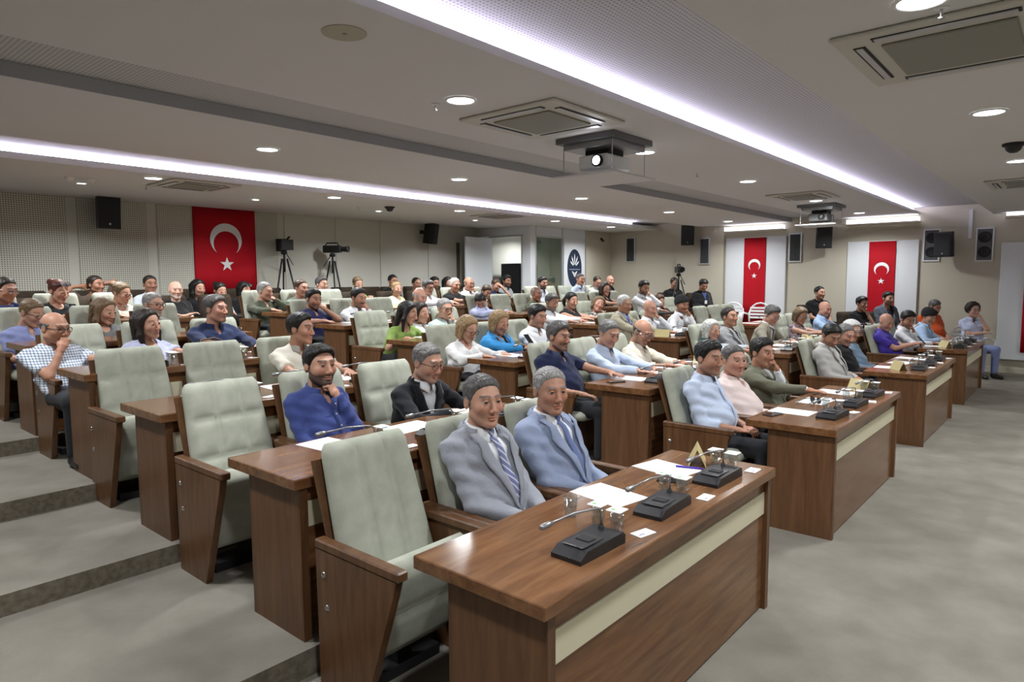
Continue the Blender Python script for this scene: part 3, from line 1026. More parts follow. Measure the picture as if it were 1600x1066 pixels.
def cap(a, b, ra, rb, flat=None):
    """tapered capsule; flat = (axis, s): the section is 1/s wider along that axis"""
    a = np.array(a, np.float32); b = np.array(b, np.float32); ba = b - a; L2 = max(float(ba @ ba), 1e-9)
    w = max(ra, rb) / (flat[1] if flat else 1)

    def fn(x, y, z):
        px, py, pz = x - a[0], y - a[1], z - a[2]
        t = np.clip((px * ba[0] + py * ba[1] + pz * ba[2]) / L2, 0, 1)
        qx, qy, qz = px - t * ba[0], py - t * ba[1], pz - t * ba[2]
        if flat:
            n = np.array(flat[0], np.float32)
            d = (qx * n[0] + qy * n[1] + qz * n[2]) * (1 - flat[1])
            qx, qy, qz = qx - d * n[0], qy - d * n[1], qz - d * n[2]
        return np.sqrt(qx * qx + qy * qy + qz * qz) - (ra + (rb - ra) * t)
    return fn, np.minimum(a, b) - w, np.maximum(a, b) + w


def ell(c, r):
    c = np.array(c, np.float32); r = np.array(r, np.float32)

    def fn(x, y, z):
        ux, uy, uz = (x - c[0]) / r[0], (y - c[1]) / r[1], (z - c[2]) / r[2]
        k0 = np.sqrt(ux * ux + uy * uy + uz * uz)
        k1 = np.sqrt((ux / r[0]) ** 2 + (uy / r[1]) ** 2 + (uz / r[2]) ** 2)
        return k0 * (k0 - 1) / np.maximum(k1, 1e-6)
    return fn, c - r, c + r


CRAN = ((0, .018, .036), (.0755, .095, .089))


def head_mesh(kind, h):
    f = Field((-.10, -.14, -.21), (.10, .13, .14), h)
    fem = kind == 'f'; heavy = kind == 'h'
    jw = .040 if fem else (.054 if heavy else .047)
    f.put(ell(*CRAN), .02)
    f.put(ell((0, -.030, -.018), ((.061 if fem else .0645) if not heavy else .070, .060, .086)), .03)
    for s in (-1, 1):
        f.put(cap((s * jw, .0, -.055), (s * .014, -.062, -.096), .023 if not heavy else .030, .019), .025)
        f.put(ell((s * .038, -.058, -.018), (.026, .027, .026) if not heavy else (.031, .03, .034)), .02)
    f.put(ell((0, -.070, -.097), (.021, .020, .017)), .015)
    if not fem:
        f.put(cap((-.036, -.079, .034), (.036, -.079, .034), .0125, .0125), .015)
    for s in (-1, 1):
        f.cut(ell((s * .031, -.103, .011), (.019, .022, .0125)), .012)
    f.put(cap((0, -.085, .022), (0, -.105, -.026), .0085, .0120), .010)
    f.put(ell((0, -.1065, -.029), (.0120, .0120, .0100)), .008)
    for s in (-1, 1):
        f.put(ell((s * .0125, -.100, -.033), (.0085, .011, .008)), .006)
    f.put(ell((0, -.087, -.0580), (.022, .0125, .0060)), .006)
    f.put(ell((0, -.086, -.0715), (.018, .0125, .0068)), .006)
    f.cut(cap((-.021, -.101, -.0648), (.021, -.101, -.0648), .0022, .0022), .003)
    for s in (-1, 1):
        f.put(ell((s * .078, .014, .000), (.0095, .020, .031)), .006)
        f.cut(ell((s * .090, .008, .003), (.008, .011, .018)), .004)
        if h < .006:     # eyelids
            ex, ey, ez = s * .031, -.0775, .012
            q = f.sl((ex - .03, ey - .03, ez - .03), (ex + .03, ey + .03, ez + .03))
            x, y, z = f.grids(q)
            d = np.sqrt((x - ex) ** 2 + (y - ey) ** 2 + (z - ez) ** 2) - .0150
            slit = np.abs(z - ez + .0014) - .0038
            d = np.maximum(d, -slit)
            f.D[q] = np.minimum(f.D[q], d)
    f.put(cap((0, .026, -.06), (0, .046, -.20), .053 if not fem else .046, .058 if not fem else .05), .02)
    v, q = f.mesh()
    # eyeballs
    ev, eq = [], []
    for s in (-1, 1):
        c = V3(s * .031, -.0775, .012); nu, nv = 16, 14
        base = len(ev)
        for i in range(nv + 1):
            th = math.pi * i / nv
            for j in range(nu):
                ph = 2 * math.pi * j / nu
                ev.append(c + .0132 * V3(math.sin(th) * math.cos(ph), -math.cos(th), math.sin(th) * math.sin(ph)))
        for i in range(nv):
            for j in range(nu):
                eq.append([base + i * nu + j, base + i * nu + (j + 1) % nu, base + (i + 1) * nu + (j + 1) % nu, base + (i + 1) * nu + j])
    n0 = len(v)
    return np.concatenate([v, np.array(ev)]), np.concatenate([q, np.array(eq) + n0]), n0


def hand_mesh(pose, h):
    """wrist at the origin, fingers to +x, palm to -z, thumb to +y"""
    f = Field((-.04, -.075, -.09), (.21, .09, .05), h)
    f.put(cap((-.03, 0, 0), (.02, 0, 0), .026, .024, ((0, 1, 0), .8)), .01)
    f.put(cap((.02, 0, 0), (.082, 0, -.002), .0145, .0125, ((0, 1, 0), .36)), .012)
    cu = {'relax': (22, 28, 18), 'fist': (72, 92, 55), 'flat': (6, 10, 6), 'hold': (45, 50, 30)}[pose]
    for y0, L, sp in [(-.030, .060, -6), (-.0105, .076, -2), (.010, .080, 2), (.0295, .072, 6)]:
        p = V3(.080, y0, 0); a = 0
        seg = [L * .44, L * .31, L * .25]; r = [.0092, .0085, .0078, .0068]
        for i in range(3):
            a += math.radians(cu[i])
            dr = V3(math.cos(a) * math.cos(math.radians(sp)), math.sin(math.radians(sp)) * math.cos(a), -math.sin(a))
            q = p + dr * seg[i]
            f.put(cap(p, q, r[i], r[i + 1]), .004)
            p = q
    if pose == 'fist':
        ch = [(.02, .030, -.006), (.058, .046, -.028), (.083, .030, -.042)]
    else:
        ch = [(.018, .028, -.004), (.052, .056, -.014), (.082, .066, -.022)]
    f.put(cap(ch[0], ch[1], .0155, .011), .012)
    f.put(cap(ch[1], ch[2], .0105, .0085), .006)
    return f.mesh()


def hair_mesh(style, h):
    f = Field((-.16, -.16, -.34), (.16, .2, .19), h)
    t = {'buzz': .0035, 'short': .010, 'neat': .013, 'thick': .017, 'receding': .008, 'fringe': .007, 'long': .016, 'bob': .020, 'bun': .010, 'pony': .010, 'turban': .018, 'curly': .026, 'lean_long': .016}[style]
    if style == 'receding':
        zl = ([-.12, -.075, -.05, -.03, .0, .03, .07, .13], [.125, .12, .095, .045, -.005, -.035, -.07, -.08])
    elif style == 'turban':
        zl = ([-.12, -.08, -.04, .0, .04, .13], [.048, .044, .03, -.005, -.05, -.075])
    elif style in ('long', 'bob', 'bun', 'pony', 'curly', 'lean_long'):
        zl = ([-.12, -.068, -.055, -.040, -.025, .0, .04, .13], [.110, .096, .080, .045, -.01, -.03, -.06, -.075])
    else:
        zl = ([-.12, -.070, -.060, -.050, -.040, -.030, -.020, -.011, .004, .02, .04, .07, .13], [.115, .092, .084, .074, .058, .036, .006, -.014, -.018, -.010, -.04, -.065, -.075])
    zy = np.interp(f.ax[1], zl[0], zl[1]).astype(np.float32)
    q = tuple(slice(0, n) for n in f.n)
    gx, gy, gz = f.grids(q)
    up = gz - zy[None, :, None] + 0 * gx
    ramp = np.clip(up / .028, 0, 1) ** .6
    side = .30 + .70 * np.clip((gz - .035) / .06, 0, 1)
    if style in ('long', 'bob', 'lean_long', 'turban', 'curly'):
        side = 1.0
    d = ell(CRAN[0], CRAN[1])[0](gx, gy, gz) - (.0012 + t * ramp * side)
    if style in ('thick', 'neat'):
        d2 = ell((0, -.008, .062), (.073, .088, .066 + (.010 if style == 'thick' else .003)))[0](gx, gy, gz) - .008 * ramp
        hh = np.clip(.5 + .5 * (d - d2) / .02, 0, 1)
        d = d * (1 - hh) + d2 * hh - .02 * hh * (1 - hh)
    f.D = np.maximum(d, -up * .8).astype(np.float32)
    if style == 'fringe':
        f.clip(lambda x, y, z: (z - .045 - .25 * np.maximum(y - .05, 0)) + 0 * x * y)
    if style in ('long', 'lean_long'):
        f.put(cap((0, .070, .04), (0, .078, -.20), .055, .040, ((1, 0, 0), .55)), .02)
        for s in (-1, 1):
            f.put(cap((s * .070, .005, .05), (s * .088, -.004, -.08), .024, .026), .02)
            f.put(cap((s * .088, -.004, -.08), (s * .080, -.03, -.20), .026, .015), .02)
        f.cut(ell((0, -.10, -.03), (.063, .075, .10)), .01)
    if style == 'bob':
        f.put(cap((0, .055, .03), (0, .06, -.075), .06, .05, ((1, 0, 0), .62)), .02)
        for s in (-1, 1):
            f.put(cap((s * .072, .0, .05), (s * .085, -.005, -.07), .024, .022), .02)
        f.cut(ell((0, -.10, -.03), (.064, .075, .10)), .01)
    if style == 'bun':
        f.put(ell((0, .115, .075), (.045, .042, .042)), .012)
    if style == 'pony':
        f.put(cap((0, .115, .04), (0, .15, -.03), .025, .03), .015)
        f.put(cap((0, .15, -.03), (0, .13, -.18), .03, .012), .015)
    if style == 'turban':
        f.put(cap((-.05, -.06, .07), (.05, -.06, .09), .02, .02), .02)
        f.put(ell((0, .06, .06), (.078, .07, .075)), .02)
    v, q = f.mesh()
    amp = {'curly': .008, 'turban': .002, 'buzz': .0004, 'bob': .002, 'thick': .002}.get(style, .0014)
    n = (np.sin(v[:, 0] * 150 + 3 * np.sin(v[:, 1] * 70)) * np.sin(v[:, 2] * 110 + 2 * np.sin(v[:, 0] * 60)) + .6 * np.sin(v[:, 1] * 210 + v[:, 2] * 90)) * amp
    if style not in ('turban', 'curly', 'buzz'):
        n = n + .0016 * np.sin(v[:, 0] * 520 + 5 * np.sin(v[:, 1] * 45) + 4 * np.sin(v[:, 2] * 50))
    d = v - np.array([0, .02, .02]); d /= np.maximum(np.linalg.norm(d, axis=1), 1e-6)[:, None]
    return v + d * n[:, None], q


HEADS, HANDS, HAIRS = {}, {}, {}


def get_head(kind, lod):
    k = (kind, lod)
    if k not in HEADS: HEADS[k] = head_mesh(kind, (.0042, .0062, .0085)[lod])
    return HEADS[k]


def get_hand(pose, lod):
    k = (pose, lod)
    if k not in HANDS: HANDS[k] = hand_mesh(pose, (.0045, .006, .0085)[lod])
    return HANDS[k]


def get_hair(style, lod):
    k = (style, lod)
    if k not in HAIRS:
        v, q = hair_mesh(style, (.0048, .007, .010)[lod])
        me = np_mesh('hair', v, q)
        me.materials.append(None)
        HAIRS[k] = me
    return HAIRS[k]


# ---------------------------------------------------------------- skin, hair and cloth materials
_m, _nt, _b = new_mat('skin')
_a = node(_nt, 'ShaderNodeAttribute', attribute_name='Col')
_nt.links.new(_a.outputs['Color'], _b.inputs['Base Color'])
_b.inputs['Roughness'].default_value = .48
_b.inputs['Specular IOR Level'].default_value = .35
SKIN = _m
TONES = {'p': (.57, .34, .25), 'l': (.50, .275, .19), 't': (.42, .215, .14), 'd': (.33, .16, .10), 'r': (.50, .26, .185)}
HAIRC = {'black': (.010, .009, .008), 'dark': (.022, .015, .011), 'brown': (.060, .032, .018), 'red': (.085, .022, .012), 'blond': (.30, .20, .10), 'dblond': (.16, .105, .058),
         'grey': (.26, .25, .24), 'white': (.60, .59, .57), 'dgrey': (.085, .08, .077), 'salt': (.15, .145, .14)}


def hair_mat(c):
    n = 'hair_' + c
    if n in MATS: return MATS[n]
    col = HAIRC[c]
    m = noisy(n, tuple(x * .5 for x in col), tuple(min(1, x * 1.5) for x in col), 42, .5, 0, 160, (6, .8, 1.2), spec=.35, lo=.3, hi=.7)
    return m


def cloth_mat(key, col, pat=None, col2=None):
    n = 'cloth_' + key
    if n in MATS: return MATS[n]
    m, nt, b = new_mat(n)
    tc = node(nt, 'ShaderNodeTexCoord')
    b.inputs['Roughness'].default_value = .88
    b.inputs['Specular IOR Level'].default_value = .2
    b.inputs['Sheen Weight'].default_value = .15
    if pat in ('plaid', 'stripe', 'tie', 'check'):
        sep = node(nt, 'ShaderNodeSeparateXYZ'); nt.links.new(tc.outputs['Object'], sep.inputs[0])

        def band(src, freq, duty):
            a = node(nt, 'ShaderNodeMath', operation='MULTIPLY'); a.inputs[1].default_value = freq; nt.links.new(src, a.inputs[0])
            f = node(nt, 'ShaderNodeMath', operation='FRACT'); nt.links.new(a.outputs[0], f.inputs[0])
            l = node(nt, 'ShaderNodeMath', operation='LESS_THAN'); l.inputs[1].default_value = duty; nt.links.new(f.outputs[0], l.inputs[0])
            return l.outputs[0]
        if pat == 'tie':
            ad = node(nt, 'ShaderNodeMath', operation='ADD'); nt.links.new(sep.outputs[0], ad.inputs[0]); nt.links.new(sep.outputs[2], ad.inputs[1])
            fac = band(ad.outputs[0], 26, .3)
        elif pat == 'stripe':
            fac = band(sep.outputs[0], 70, .3)
        else:
            a1 = band(sep.outputs[0], 52, .36); a2 = band(sep.outputs[2], 52, .36)
            ad = node(nt, 'ShaderNodeMath', operation='ADD'); nt.links.new(a1, ad.inputs[0]); nt.links.new(a2, ad.inputs[1])
            mu = node(nt, 'ShaderNodeMath', operation='MULTIPLY'); nt.links.new(ad.outputs[0], mu.inputs[0]); mu.inputs[1].default_value = .5
            fac = mu.outputs[0]
        mx = node(nt, 'ShaderNodeMix', data_type='RGBA'); mx.inputs[6].default_value = (*col, 1); mx.inputs[7].default_value = (*col2, 1)
        nt.links.new(fac, mx.inputs[0]); nt.links.new(mx.outputs[2], b.inputs['Base Color'])
    elif pat in ('floral', 'linen', 'knit'):
        sc = {'floral': 26, 'linen': 420, 'knit': 90}[pat]
        ns = node(nt, 'ShaderNodeTexNoise', i_Scale=sc, i_Detail=3.0); nt.links.new(tc.outputs['Object'], ns.inputs['Vector'])
        r = node(nt, 'ShaderNodeValToRGB'); r.color_ramp.elements[0].position = .42; r.color_ramp.elements[1].position = .58
        r.color_ramp.elements[0].color = (*col, 1); r.color_ramp.elements[1].color = (*(col2 or tuple(min(1, c * 1.35) for c in col)), 1)
        nt.links.new(ns.outputs['Fac'], r.inputs[0]); nt.links.new(r.outputs[0], b.inputs['Base Color'])
    else:
        b.inputs['Base Color'].default_value = (*col, 1)
    n2 = node(nt, 'ShaderNodeTexNoise', i_Scale=16.0, i_Detail=3.0); nt.links.new(tc.outputs['Object'], n2.inputs['Vector'])
    bp = node(nt, 'ShaderNodeBump', i_Strength=.35, i_Distance=.02); nt.links.new(n2.outputs['Fac'], bp.inputs['Height'])
    nt.links.new(bp.outputs[0], b.inputs['Normal'])
    MATS[n] = m
    return m


# ---------------------------------------------------------------- people
X3 = ((1, 0, 0),)


def lerp(a, b, t): return a * (1 - t) + b * t


def rot_head(yaw, pitch, roll):
    """yaw turns the face from -y towards +x, pitch > 0 looks down, roll > 0 tips to +x"""
    return np.array(Matrix.Rotation(yaw, 3, 'Z') @ Matrix.Rotation(pitch, 3, 'X') @ Matrix.Rotation(roll, 3, 'Y'))


def ik(S, T, a, b, pole):
    d = T - S; L = np.linalg.norm(d); u = d / max(L, 1e-6)
    L = min(L, (a + b) * .985); T = S + u * L
    x = (a * a - b * b + L * L) / (2 * L)
    hgt = math.sqrt(max(a * a - x * x, 1e-6))
    p = pole - u * np.dot(pole, u); p /= max(np.linalg.norm(p), 1e-6)
    return S + u * x + p * hgt, T


LEGS = {}


def leg_parts(female, lod):
    k = (female, lod)
    if k in LEGS: return LEGS[k]
    h = (.014, .020, .028)[lod]
    f = Field((-.26, -.56, -.02), (.26, .2, .66), h)
    for s in (-1, 1):
        f.put(cap((s * .088, -.01, .475), (s * .115, -.40, .50), .094, .070), .03)
        f.put(cap((s * .115, -.40, .50), (s * .115, -.385, .10), .066, .052), .02)
    f.put(ell((0, .0, .50), (.175, .135, .12)), .04)
    f.clip(lambda x, y, z: (.075 - z) + 0 * x * y)
    me = np_mesh('trousers', *f.mesh()); me.materials.append(None)
    ms = []
    for s in (-1, 1):
        g = Field((-.26, -.66, -.02), (.26, -.25, .16), h * .8)
        g.put(cap((s * .117, -.36, .045), (s * .128, -.56, .036), .043, .036, ((1, 0, 0), .95)), .02)
        g.put(cap((s * .115, -.385, .05), (s * .115, -.385, .10), .043, .043), .02)
        g.clip(lambda x, y, z: (.003 - z) + 0 * x * y)
        m2 = np_mesh('shoe', *g.mesh()); m2.materials.append(None); ms.append(m2)
    LEGS[k] = (me, ms)
    return LEGS[k]


def strip_mesh(rows, thick, name, mat, parent):
    """rows: list of point lists (same length); thin two-sided strip, thickness along -y"""
    n, m = len(rows), len(rows[0])
    vs = [p for r in rows for p in r] + [p + V3(0, thick, 0) for r in rows for p in r]
    fs = []
    for i in range(n - 1):
        for j in range(m - 1):
            a = i * m + j
            fs.append((a, a + 1, a + m + 1, a + m)); b = a + n * m
            fs.append((b, b + m, b + m + 1, b + 1))
    ring = [j for j in range(m)] + [i * m + m - 1 for i in range(1, n)] + [(n - 1) * m + j for j in range(m - 2, -1, -1)] + [i * m for i in range(n - 2, 0, -1)]
    for a, b in zip(ring, ring[1:] + ring[:1]):
        fs.append((a, a + n * m, b + n * m, b))
    return mesh_obj(name, vs, fs, mat, parent, True)


def collar_part(N, r, mat, parent, gap=16, drop=.03, tall=.034, seg=26, name='collar'):
    rows = []
    for i in range(seg + 1):
        a = math.radians(gap + (360 - 2 * gap) * i / seg)
        d = V3(math.sin(a), -math.cos(a) * 1.08, 0)
        fr = max(0, math.cos(a)) ** 6
        lift = .014 - .036 * (math.cos(a) + 1) / 2
        prof = [(0.0, -.016), (.001, tall * .6), (.005, tall), (.011, tall * .8), (.020, .004), (.026 + .008 * fr, -.010 - drop * fr)]
        rows.append([N + d * (r + q[0]) + V3(0, 0, q[1] + lift) for q in prof])
    vs = [p for rr in rows for p in rr]; m = 6
    fs = [(i * m + j, i * m + j + 1, (i + 1) * m + j + 1, (i + 1) * m + j) for i in range(seg) for j in range(m - 1)]
    o = mesh_obj(name, vs, fs, mat, parent, True)
    md = o.modifiers.new('solid', 'SOLIDIFY'); md.thickness = .003; md.offset = 0
    return o


def person(root_loc, H, label, group, spec, lod, floor):
    """root_loc: floor point under the pelvis; H: head centre, both in world space"""
    g = spec.get
    kind = g('kind', 'm'); fem = kind == 'f'
    byaw = math.radians(g('body', 0))
    root = empty('person', root_loc, byaw)
    tag(root, label, 'person', group)
    ci, si = math.cos(-byaw), math.sin(-byaw)
    r = H - np.array(root_loc)
    Hl = V3(ci * r[0] - si * r[1], si * r[0] + ci * r[1], r[2])
    sc = g('scale', 1.0)
    yaw = math.radians(g('yaw', 18)) - byaw
    if 'body' not in spec:
        cy = -math.degrees(math.atan2(H[0] - CAMPOS[0], H[1] - CAMPOS[1]))
        yaw = math.radians(cy + g('va', 26 + .62 * g('yaw', 18)))
    RH = rot_head(yaw, math.radians(g('pitch', 6)), math.radians(g('roll', 0)))
    # spine
    P = V3(0, .0, .50)
    N = Hl + RH @ V3(0, .038, -.145) * .5 + V3(0, .038, -.145) * .5
    sw = (.150 if fem else .172) * g('wide', 1.0)
    wf = g('wide', 1.0); belly = g('belly', .35 if not fem else .2)
    W = lerp(P, N, .42) + V3(0, .005, 0)
    C2 = lerp(P, N, .72) + V3(0, .012, 0)
    lean = N - P; lean = lean / np.linalg.norm(lean)
    S = {s: N + V3(s * sw, .018, -.078) for s in (-1, 1)}
    dx = g('twist', 0) * .05
    S[-1] = S[-1] + V3(0, -dx, 0); S[1] = S[1] + V3(0, dx, 0)
    la = .285 if not fem else .265; lf = .245 if not fem else .225
    arms = {}
    dz = .775 + g('deskdz', 0)
    for s, key in ((-1, 'ra'), (1, 'la')):
        a = g(key, 'lap')
        hp = 'relax'; pole = V3(s * .55, .35, -1.0)
        if isinstance(a, tuple): T = V3(*a); hp = 'relax'
        elif a == 'lap': T = V3(s * .05, -.24, .60)
        elif a == 'desk': T = V3(s * .13, -.46, dz); hp = 'flat'; pole = V3(s * .9, .2, -.7)
        elif a == 'desk2': T = V3(-s * .02, -.44, dz); hp = 'relax'; pole = V3(s * 1.0, .1, -.6)
        elif a == 'chin': T = Hl + RH @ V3(s * .018, -.085, -.125); hp = 'fist'; pole = V3(s * .5, -.2, -1)
        elif a == 'mouth': T = Hl + RH @ V3(s * .02, -.125, -.075); hp = 'fist'; pole = V3(s * .5, -.2, -1)
        elif a == 'cheek': T = Hl + RH @ V3(s * .070, -.045, -.075); hp = 'hold'; pole = V3(s * .8, -.3, -1)
        elif a == 'fore': T = Hl + RH @ V3(s * .03, -.115, .03); hp = 'hold'; pole = V3(s * .8, -.3, -1)
        elif a == 'behind': T = Hl + RH @ V3(s * .03, .13, -.01); hp = 'hold'; pole = V3(s * 1, -.2, .3)
        elif a == 'cross': T = V3(-s * .13, -.17, .73 + (N[2] - .92) * .5); pole = V3(s * 1, -.1, -.9)
        elif a == 'phone': T = V3(s * .035, -.30, .80); hp = 'hold'
        elif a == 'rest': T = V3(s * .27, -.24, .685); hp = 'relax'; pole = V3(s * .8, .6, -.6)
        else: T = V3(s * .05, -.24, .60)
        Sx = S[s]
        E, T2 = ik(Sx, T, la, lf + .06, pole)
        d = (T2 - E) / np.linalg.norm(T2 - E)
        Wr = E + d * lf
        hd = d.copy()
        if a in ('desk', 'desk2', 'rest'): hd = V3(d[0], d[1], min(d[2], 0) * .2 - .03); hd /= np.linalg.norm(hd)
        up = V3(0, 0, 1) if a in ('desk', 'desk2', 'rest', 'lap', 'cross') or isinstance(a, tuple) else None
        if up is None:
            up = (Wr - Hl) if a in ('chin', 'mouth', 'cheek', 'fore', 'behind') else V3(0, -.3, 1)
            if a in ('chin', 'mouth', 'fore', 'cheek'): up = V3(s * .5, -1, -.1)
        zz = up - hd * np.dot(up, hd); zz /= max(np.linalg.norm(zz), 1e-6)
        yy = np.cross(zz, hd)
        arms[s] = (Sx, E, Wr, hd, yy, zz, hp)
    top = g('top', 'shirt'); long = g('sleeve', 'long')
    # ---- body skin: torso, neck, arms, legs as one surface
    hb = (.016, .022, .028)[lod]
    ins = .010
    pts = [P, N, Hl] + [a[i] for a in arms.values() for i in (0, 1, 2)]
    lo = np.min(pts, 0) - .16; hi = np.max(pts, 0) + .16
    lo = np.minimum(lo, (-.2, -.60, .0)); hi[2] = min(hi[2], max(Hl[2] - .02, max(a[i][2] for a in arms.values() for i in (1, 2)) + .07))
    lo[2] = 0.0
    f = Field(lo, hi, hb)
    XA = (1, 0, 0)

    def torso(F, off, k=.03):
        F.put(cap(P, W, .118 + off, .112 + off + .012 * belly, (XA, .74 / wf)), k)
        F.put(cap(W, C2, .112 + off + .012 * belly, .106 + off, (XA, .70 / wf)), k)
        if belly > .1:
            F.put(ell(W + V3(0, -.045 * belly - .005, -.03), (.12 * wf + off + .02 * belly, .09 + off + .045 * belly, .12 + off)), .04)
        for s in (-1, 1):
            F.put(cap(C2 + V3(s * .075, .0, .0), S[s] + V3(-s * .025, 0, -.02), .082 + off, .056 + off), k)
            F.put(cap(N + V3(s * .01, .012, -.005), S[s] + V3(-s * .02, .0, .018), .040 + off, .040 + off), k)
            if fem:
                F.put(ell(C2 + V3(s * .070, -.085, -.03), (.062 + off, .052 + off, .062 + off)), .03)
        F.put(cap(S[-1] + V3(.02, 0, 0), S[1] - V3(.02, 0, 0), .046 + off, .046 + off), k)

    torso(f, -ins)
    for s, (Sx, E, Wr, *_r) in arms.items():
        sk = 0 if long != 'long' else -.006
        f.put(cap(Sx, E, .049 + sk * .5, .040 + sk), .02)
        f.put(cap(E, Wr, .0395 + sk, .0265), .012)
    f.put(cap(N + V3(0, .01, -.06), Hl + RH @ V3(0, .030, -.085), .054 if not fem else .046, .050 if not fem else .044), .02)
    for s in (-1, 1):
        f.put(cap((s * .088, -.01, .475), (s * .115, -.40, .50), .080, .058), .03)
        f.put(cap((s * .115, -.40, .50), (s * .115, -.385, .08), .052, .040), .02)
        f.put(cap((s * .117, -.37, .045), (s * .126, -.53, .036), .032, .027), .02)
    v, q = f.mesh()
    tone = np.array(TONES[g('tone', 'l')]); hc = np.array(HAIRC[g('hc', 'dark')])
    cols = np.tile(tone, (len(v), 1))
    allv = [v]; allq = [q]; n0 = len(v)
    # head
    hv, hq, neye = get_head(kind, lod)
    c = np.tile(tone, (len(hv), 1))
    x, y, z = hv.T

    def mix(mask, col, amt):
        m = np.clip(mask, 0, 1)[:, None] * amt
        return c * (1 - m) + np.array(col) * m
    c = mix(np.exp(-(((np.abs(x) - .04) / .02) ** 2 + ((z + .02) / .02) ** 2)) * (y < -.04), tone * np.array([1.08, .80, .78]), .6)
    c = mix(np.exp(-((x / .016) ** 2 + ((z + .028) / .016) ** 2)) * (y < -.09), tone * np.array([1.05, .80, .78]), .6)
    sty = g('hair', 'short')
    if sty not in ('bald', 'turban'):
        zl = np.interp(y, [-.12, -.070, -.060, -.050, -.040, -.030, -.020, -.011, .004, .04, .13], [.118, .095, .087, .077, .061, .039, .009, -.011, -.015, -.04, -.07])
        if sty == 'receding': zl = np.interp(y, [-.12, -.05, -.03, .0, .04, .13], [.13, .11, .05, -.01, -.05, -.07])
        sc_m = np.clip((z - zl) / (.012 if sty == 'buzz' else .004), 0, 1) * (np.abs(x) < .0765 + (z > .02) * .01)
        if sty == 'fringe': sc_m = sc_m * (z < .045)
        c = mix(sc_m, hc, .62 if sty == 'buzz' else .8)
    bd = g('beard', 0.0)
    if bd:
        bm_ = ((z < np.interp(y, [-.11, -.06, -.03, .0, .02], [-.036, -.040, -.035, -.012, .01])) & (z > -.125) & (y < .012)).astype(float)
        bm_ *= np.clip((np.interp(y, [-.11, -.06, -.03, .0, .02], [-.036, -.040, -.030, -.008, .014]) - z) / .012, 0, 1)
        bm_ *= 1 - np.exp(-((x / .026) ** 2 + ((z + .0645) / .0105) ** 2) ** 2) * (y < -.07)
        bm_ *= ~((np.abs(x) < .020) & (y < -.094) & (z > -.045))
        c = mix(bm_, hc * 1.1 + .01, bd)
    if g('mustache'):
        c = mix(((np.abs(x) < .030) & (z > -.055) & (z < -.040) & (y < -.075) & (y > -.104)).astype(float), hc, .85)
    lips = np.exp(-(((x / .021) ** 2 + ((z + .0648) / .0105) ** 2) ** 2)) * (y < -.078)
    c = mix(lips, tone * np.array([.86, .52, .52]) if not fem else np.array([.38, .08, .08]), .75)
    bx = np.abs(x); bz = .0375 + .004 * np.sin((bx - .012) / .04 * math.pi)
    brow = np.clip(1.6 - np.abs(z - bz) / .0042, 0, 1) * ((bx > .011) & (bx < .051)) * (y < -.055)
    c = mix(brow, lerp(hc, np.array(HAIRC['dark']), .35), .85 if not fem else .7)
    ar = np.arange(len(hv)) >= neye
    eyec = V3(.46, .44, .42)
    c[ar] = eyec
    for s in (-1, 1):
        dd = hv - V3(s * .031, -.0775, .012); nn = np.linalg.norm(dd, axis=1)
        fr = (-dd[:, 1] / np.maximum(nn, 1e-6)) > math.cos(math.radians(44))
        c[ar & fr & (nn < .016)] = (.020, .012, .008)
    lid = ar & ((hv[:, 2] > .0164) | (hv[:, 2] < .0078))
    c[lid] = tone * np.array([.88, .82, .80])
    HSV = np.array([1.115, 1.05, 1.03]) * g('hs', 1.0)
    hw = (hv * HSV) @ RH.T + Hl
    allv.append(hw); allq.append(hq + n0); n0 += len(hw); cols = np.concatenate([cols, c])
    for s, (Sx, E, Wr, hd, yy, zz, hp) in arms.items():
        pv, pq = get_hand(hp, lod)
        sg = -s      # thumb points to the body's midline when the palm looks down
        M = np.stack([hd, yy * (1 if s < 0 else -1) * 1.0, zz], 1)
        # keep a right-handed copy for one side and mirror for the other
        pvv = (pv * (.94 if not fem else .84)) @ M.T + Wr
        qq = pq if np.linalg.det(M) > 0 else pq[:, ::-1]
        allv.append(pvv); allq.append(qq + n0); n0 += len(pv); cols = np.concatenate([cols, np.tile(tone * np.array([1, .95, .93]), (len(pv), 1))])
    me = np_mesh('body', np.concatenate(allv), np.concatenate(allq))
    ca = me.color_attributes.new('Col', 'FLOAT_COLOR', 'POINT')
    ca.data.foreach_set('color', np.concatenate([cols, np.ones((len(cols), 1))], 1).astype(np.float32).ravel())
    me.materials.append(SKIN)
    link('body', me, None, root)
    # ---- garments
    hg = (.0095, .014, .021)[lod]
    mat1 = spec['m1']
    fold = .0045 if lod == 0 else .004

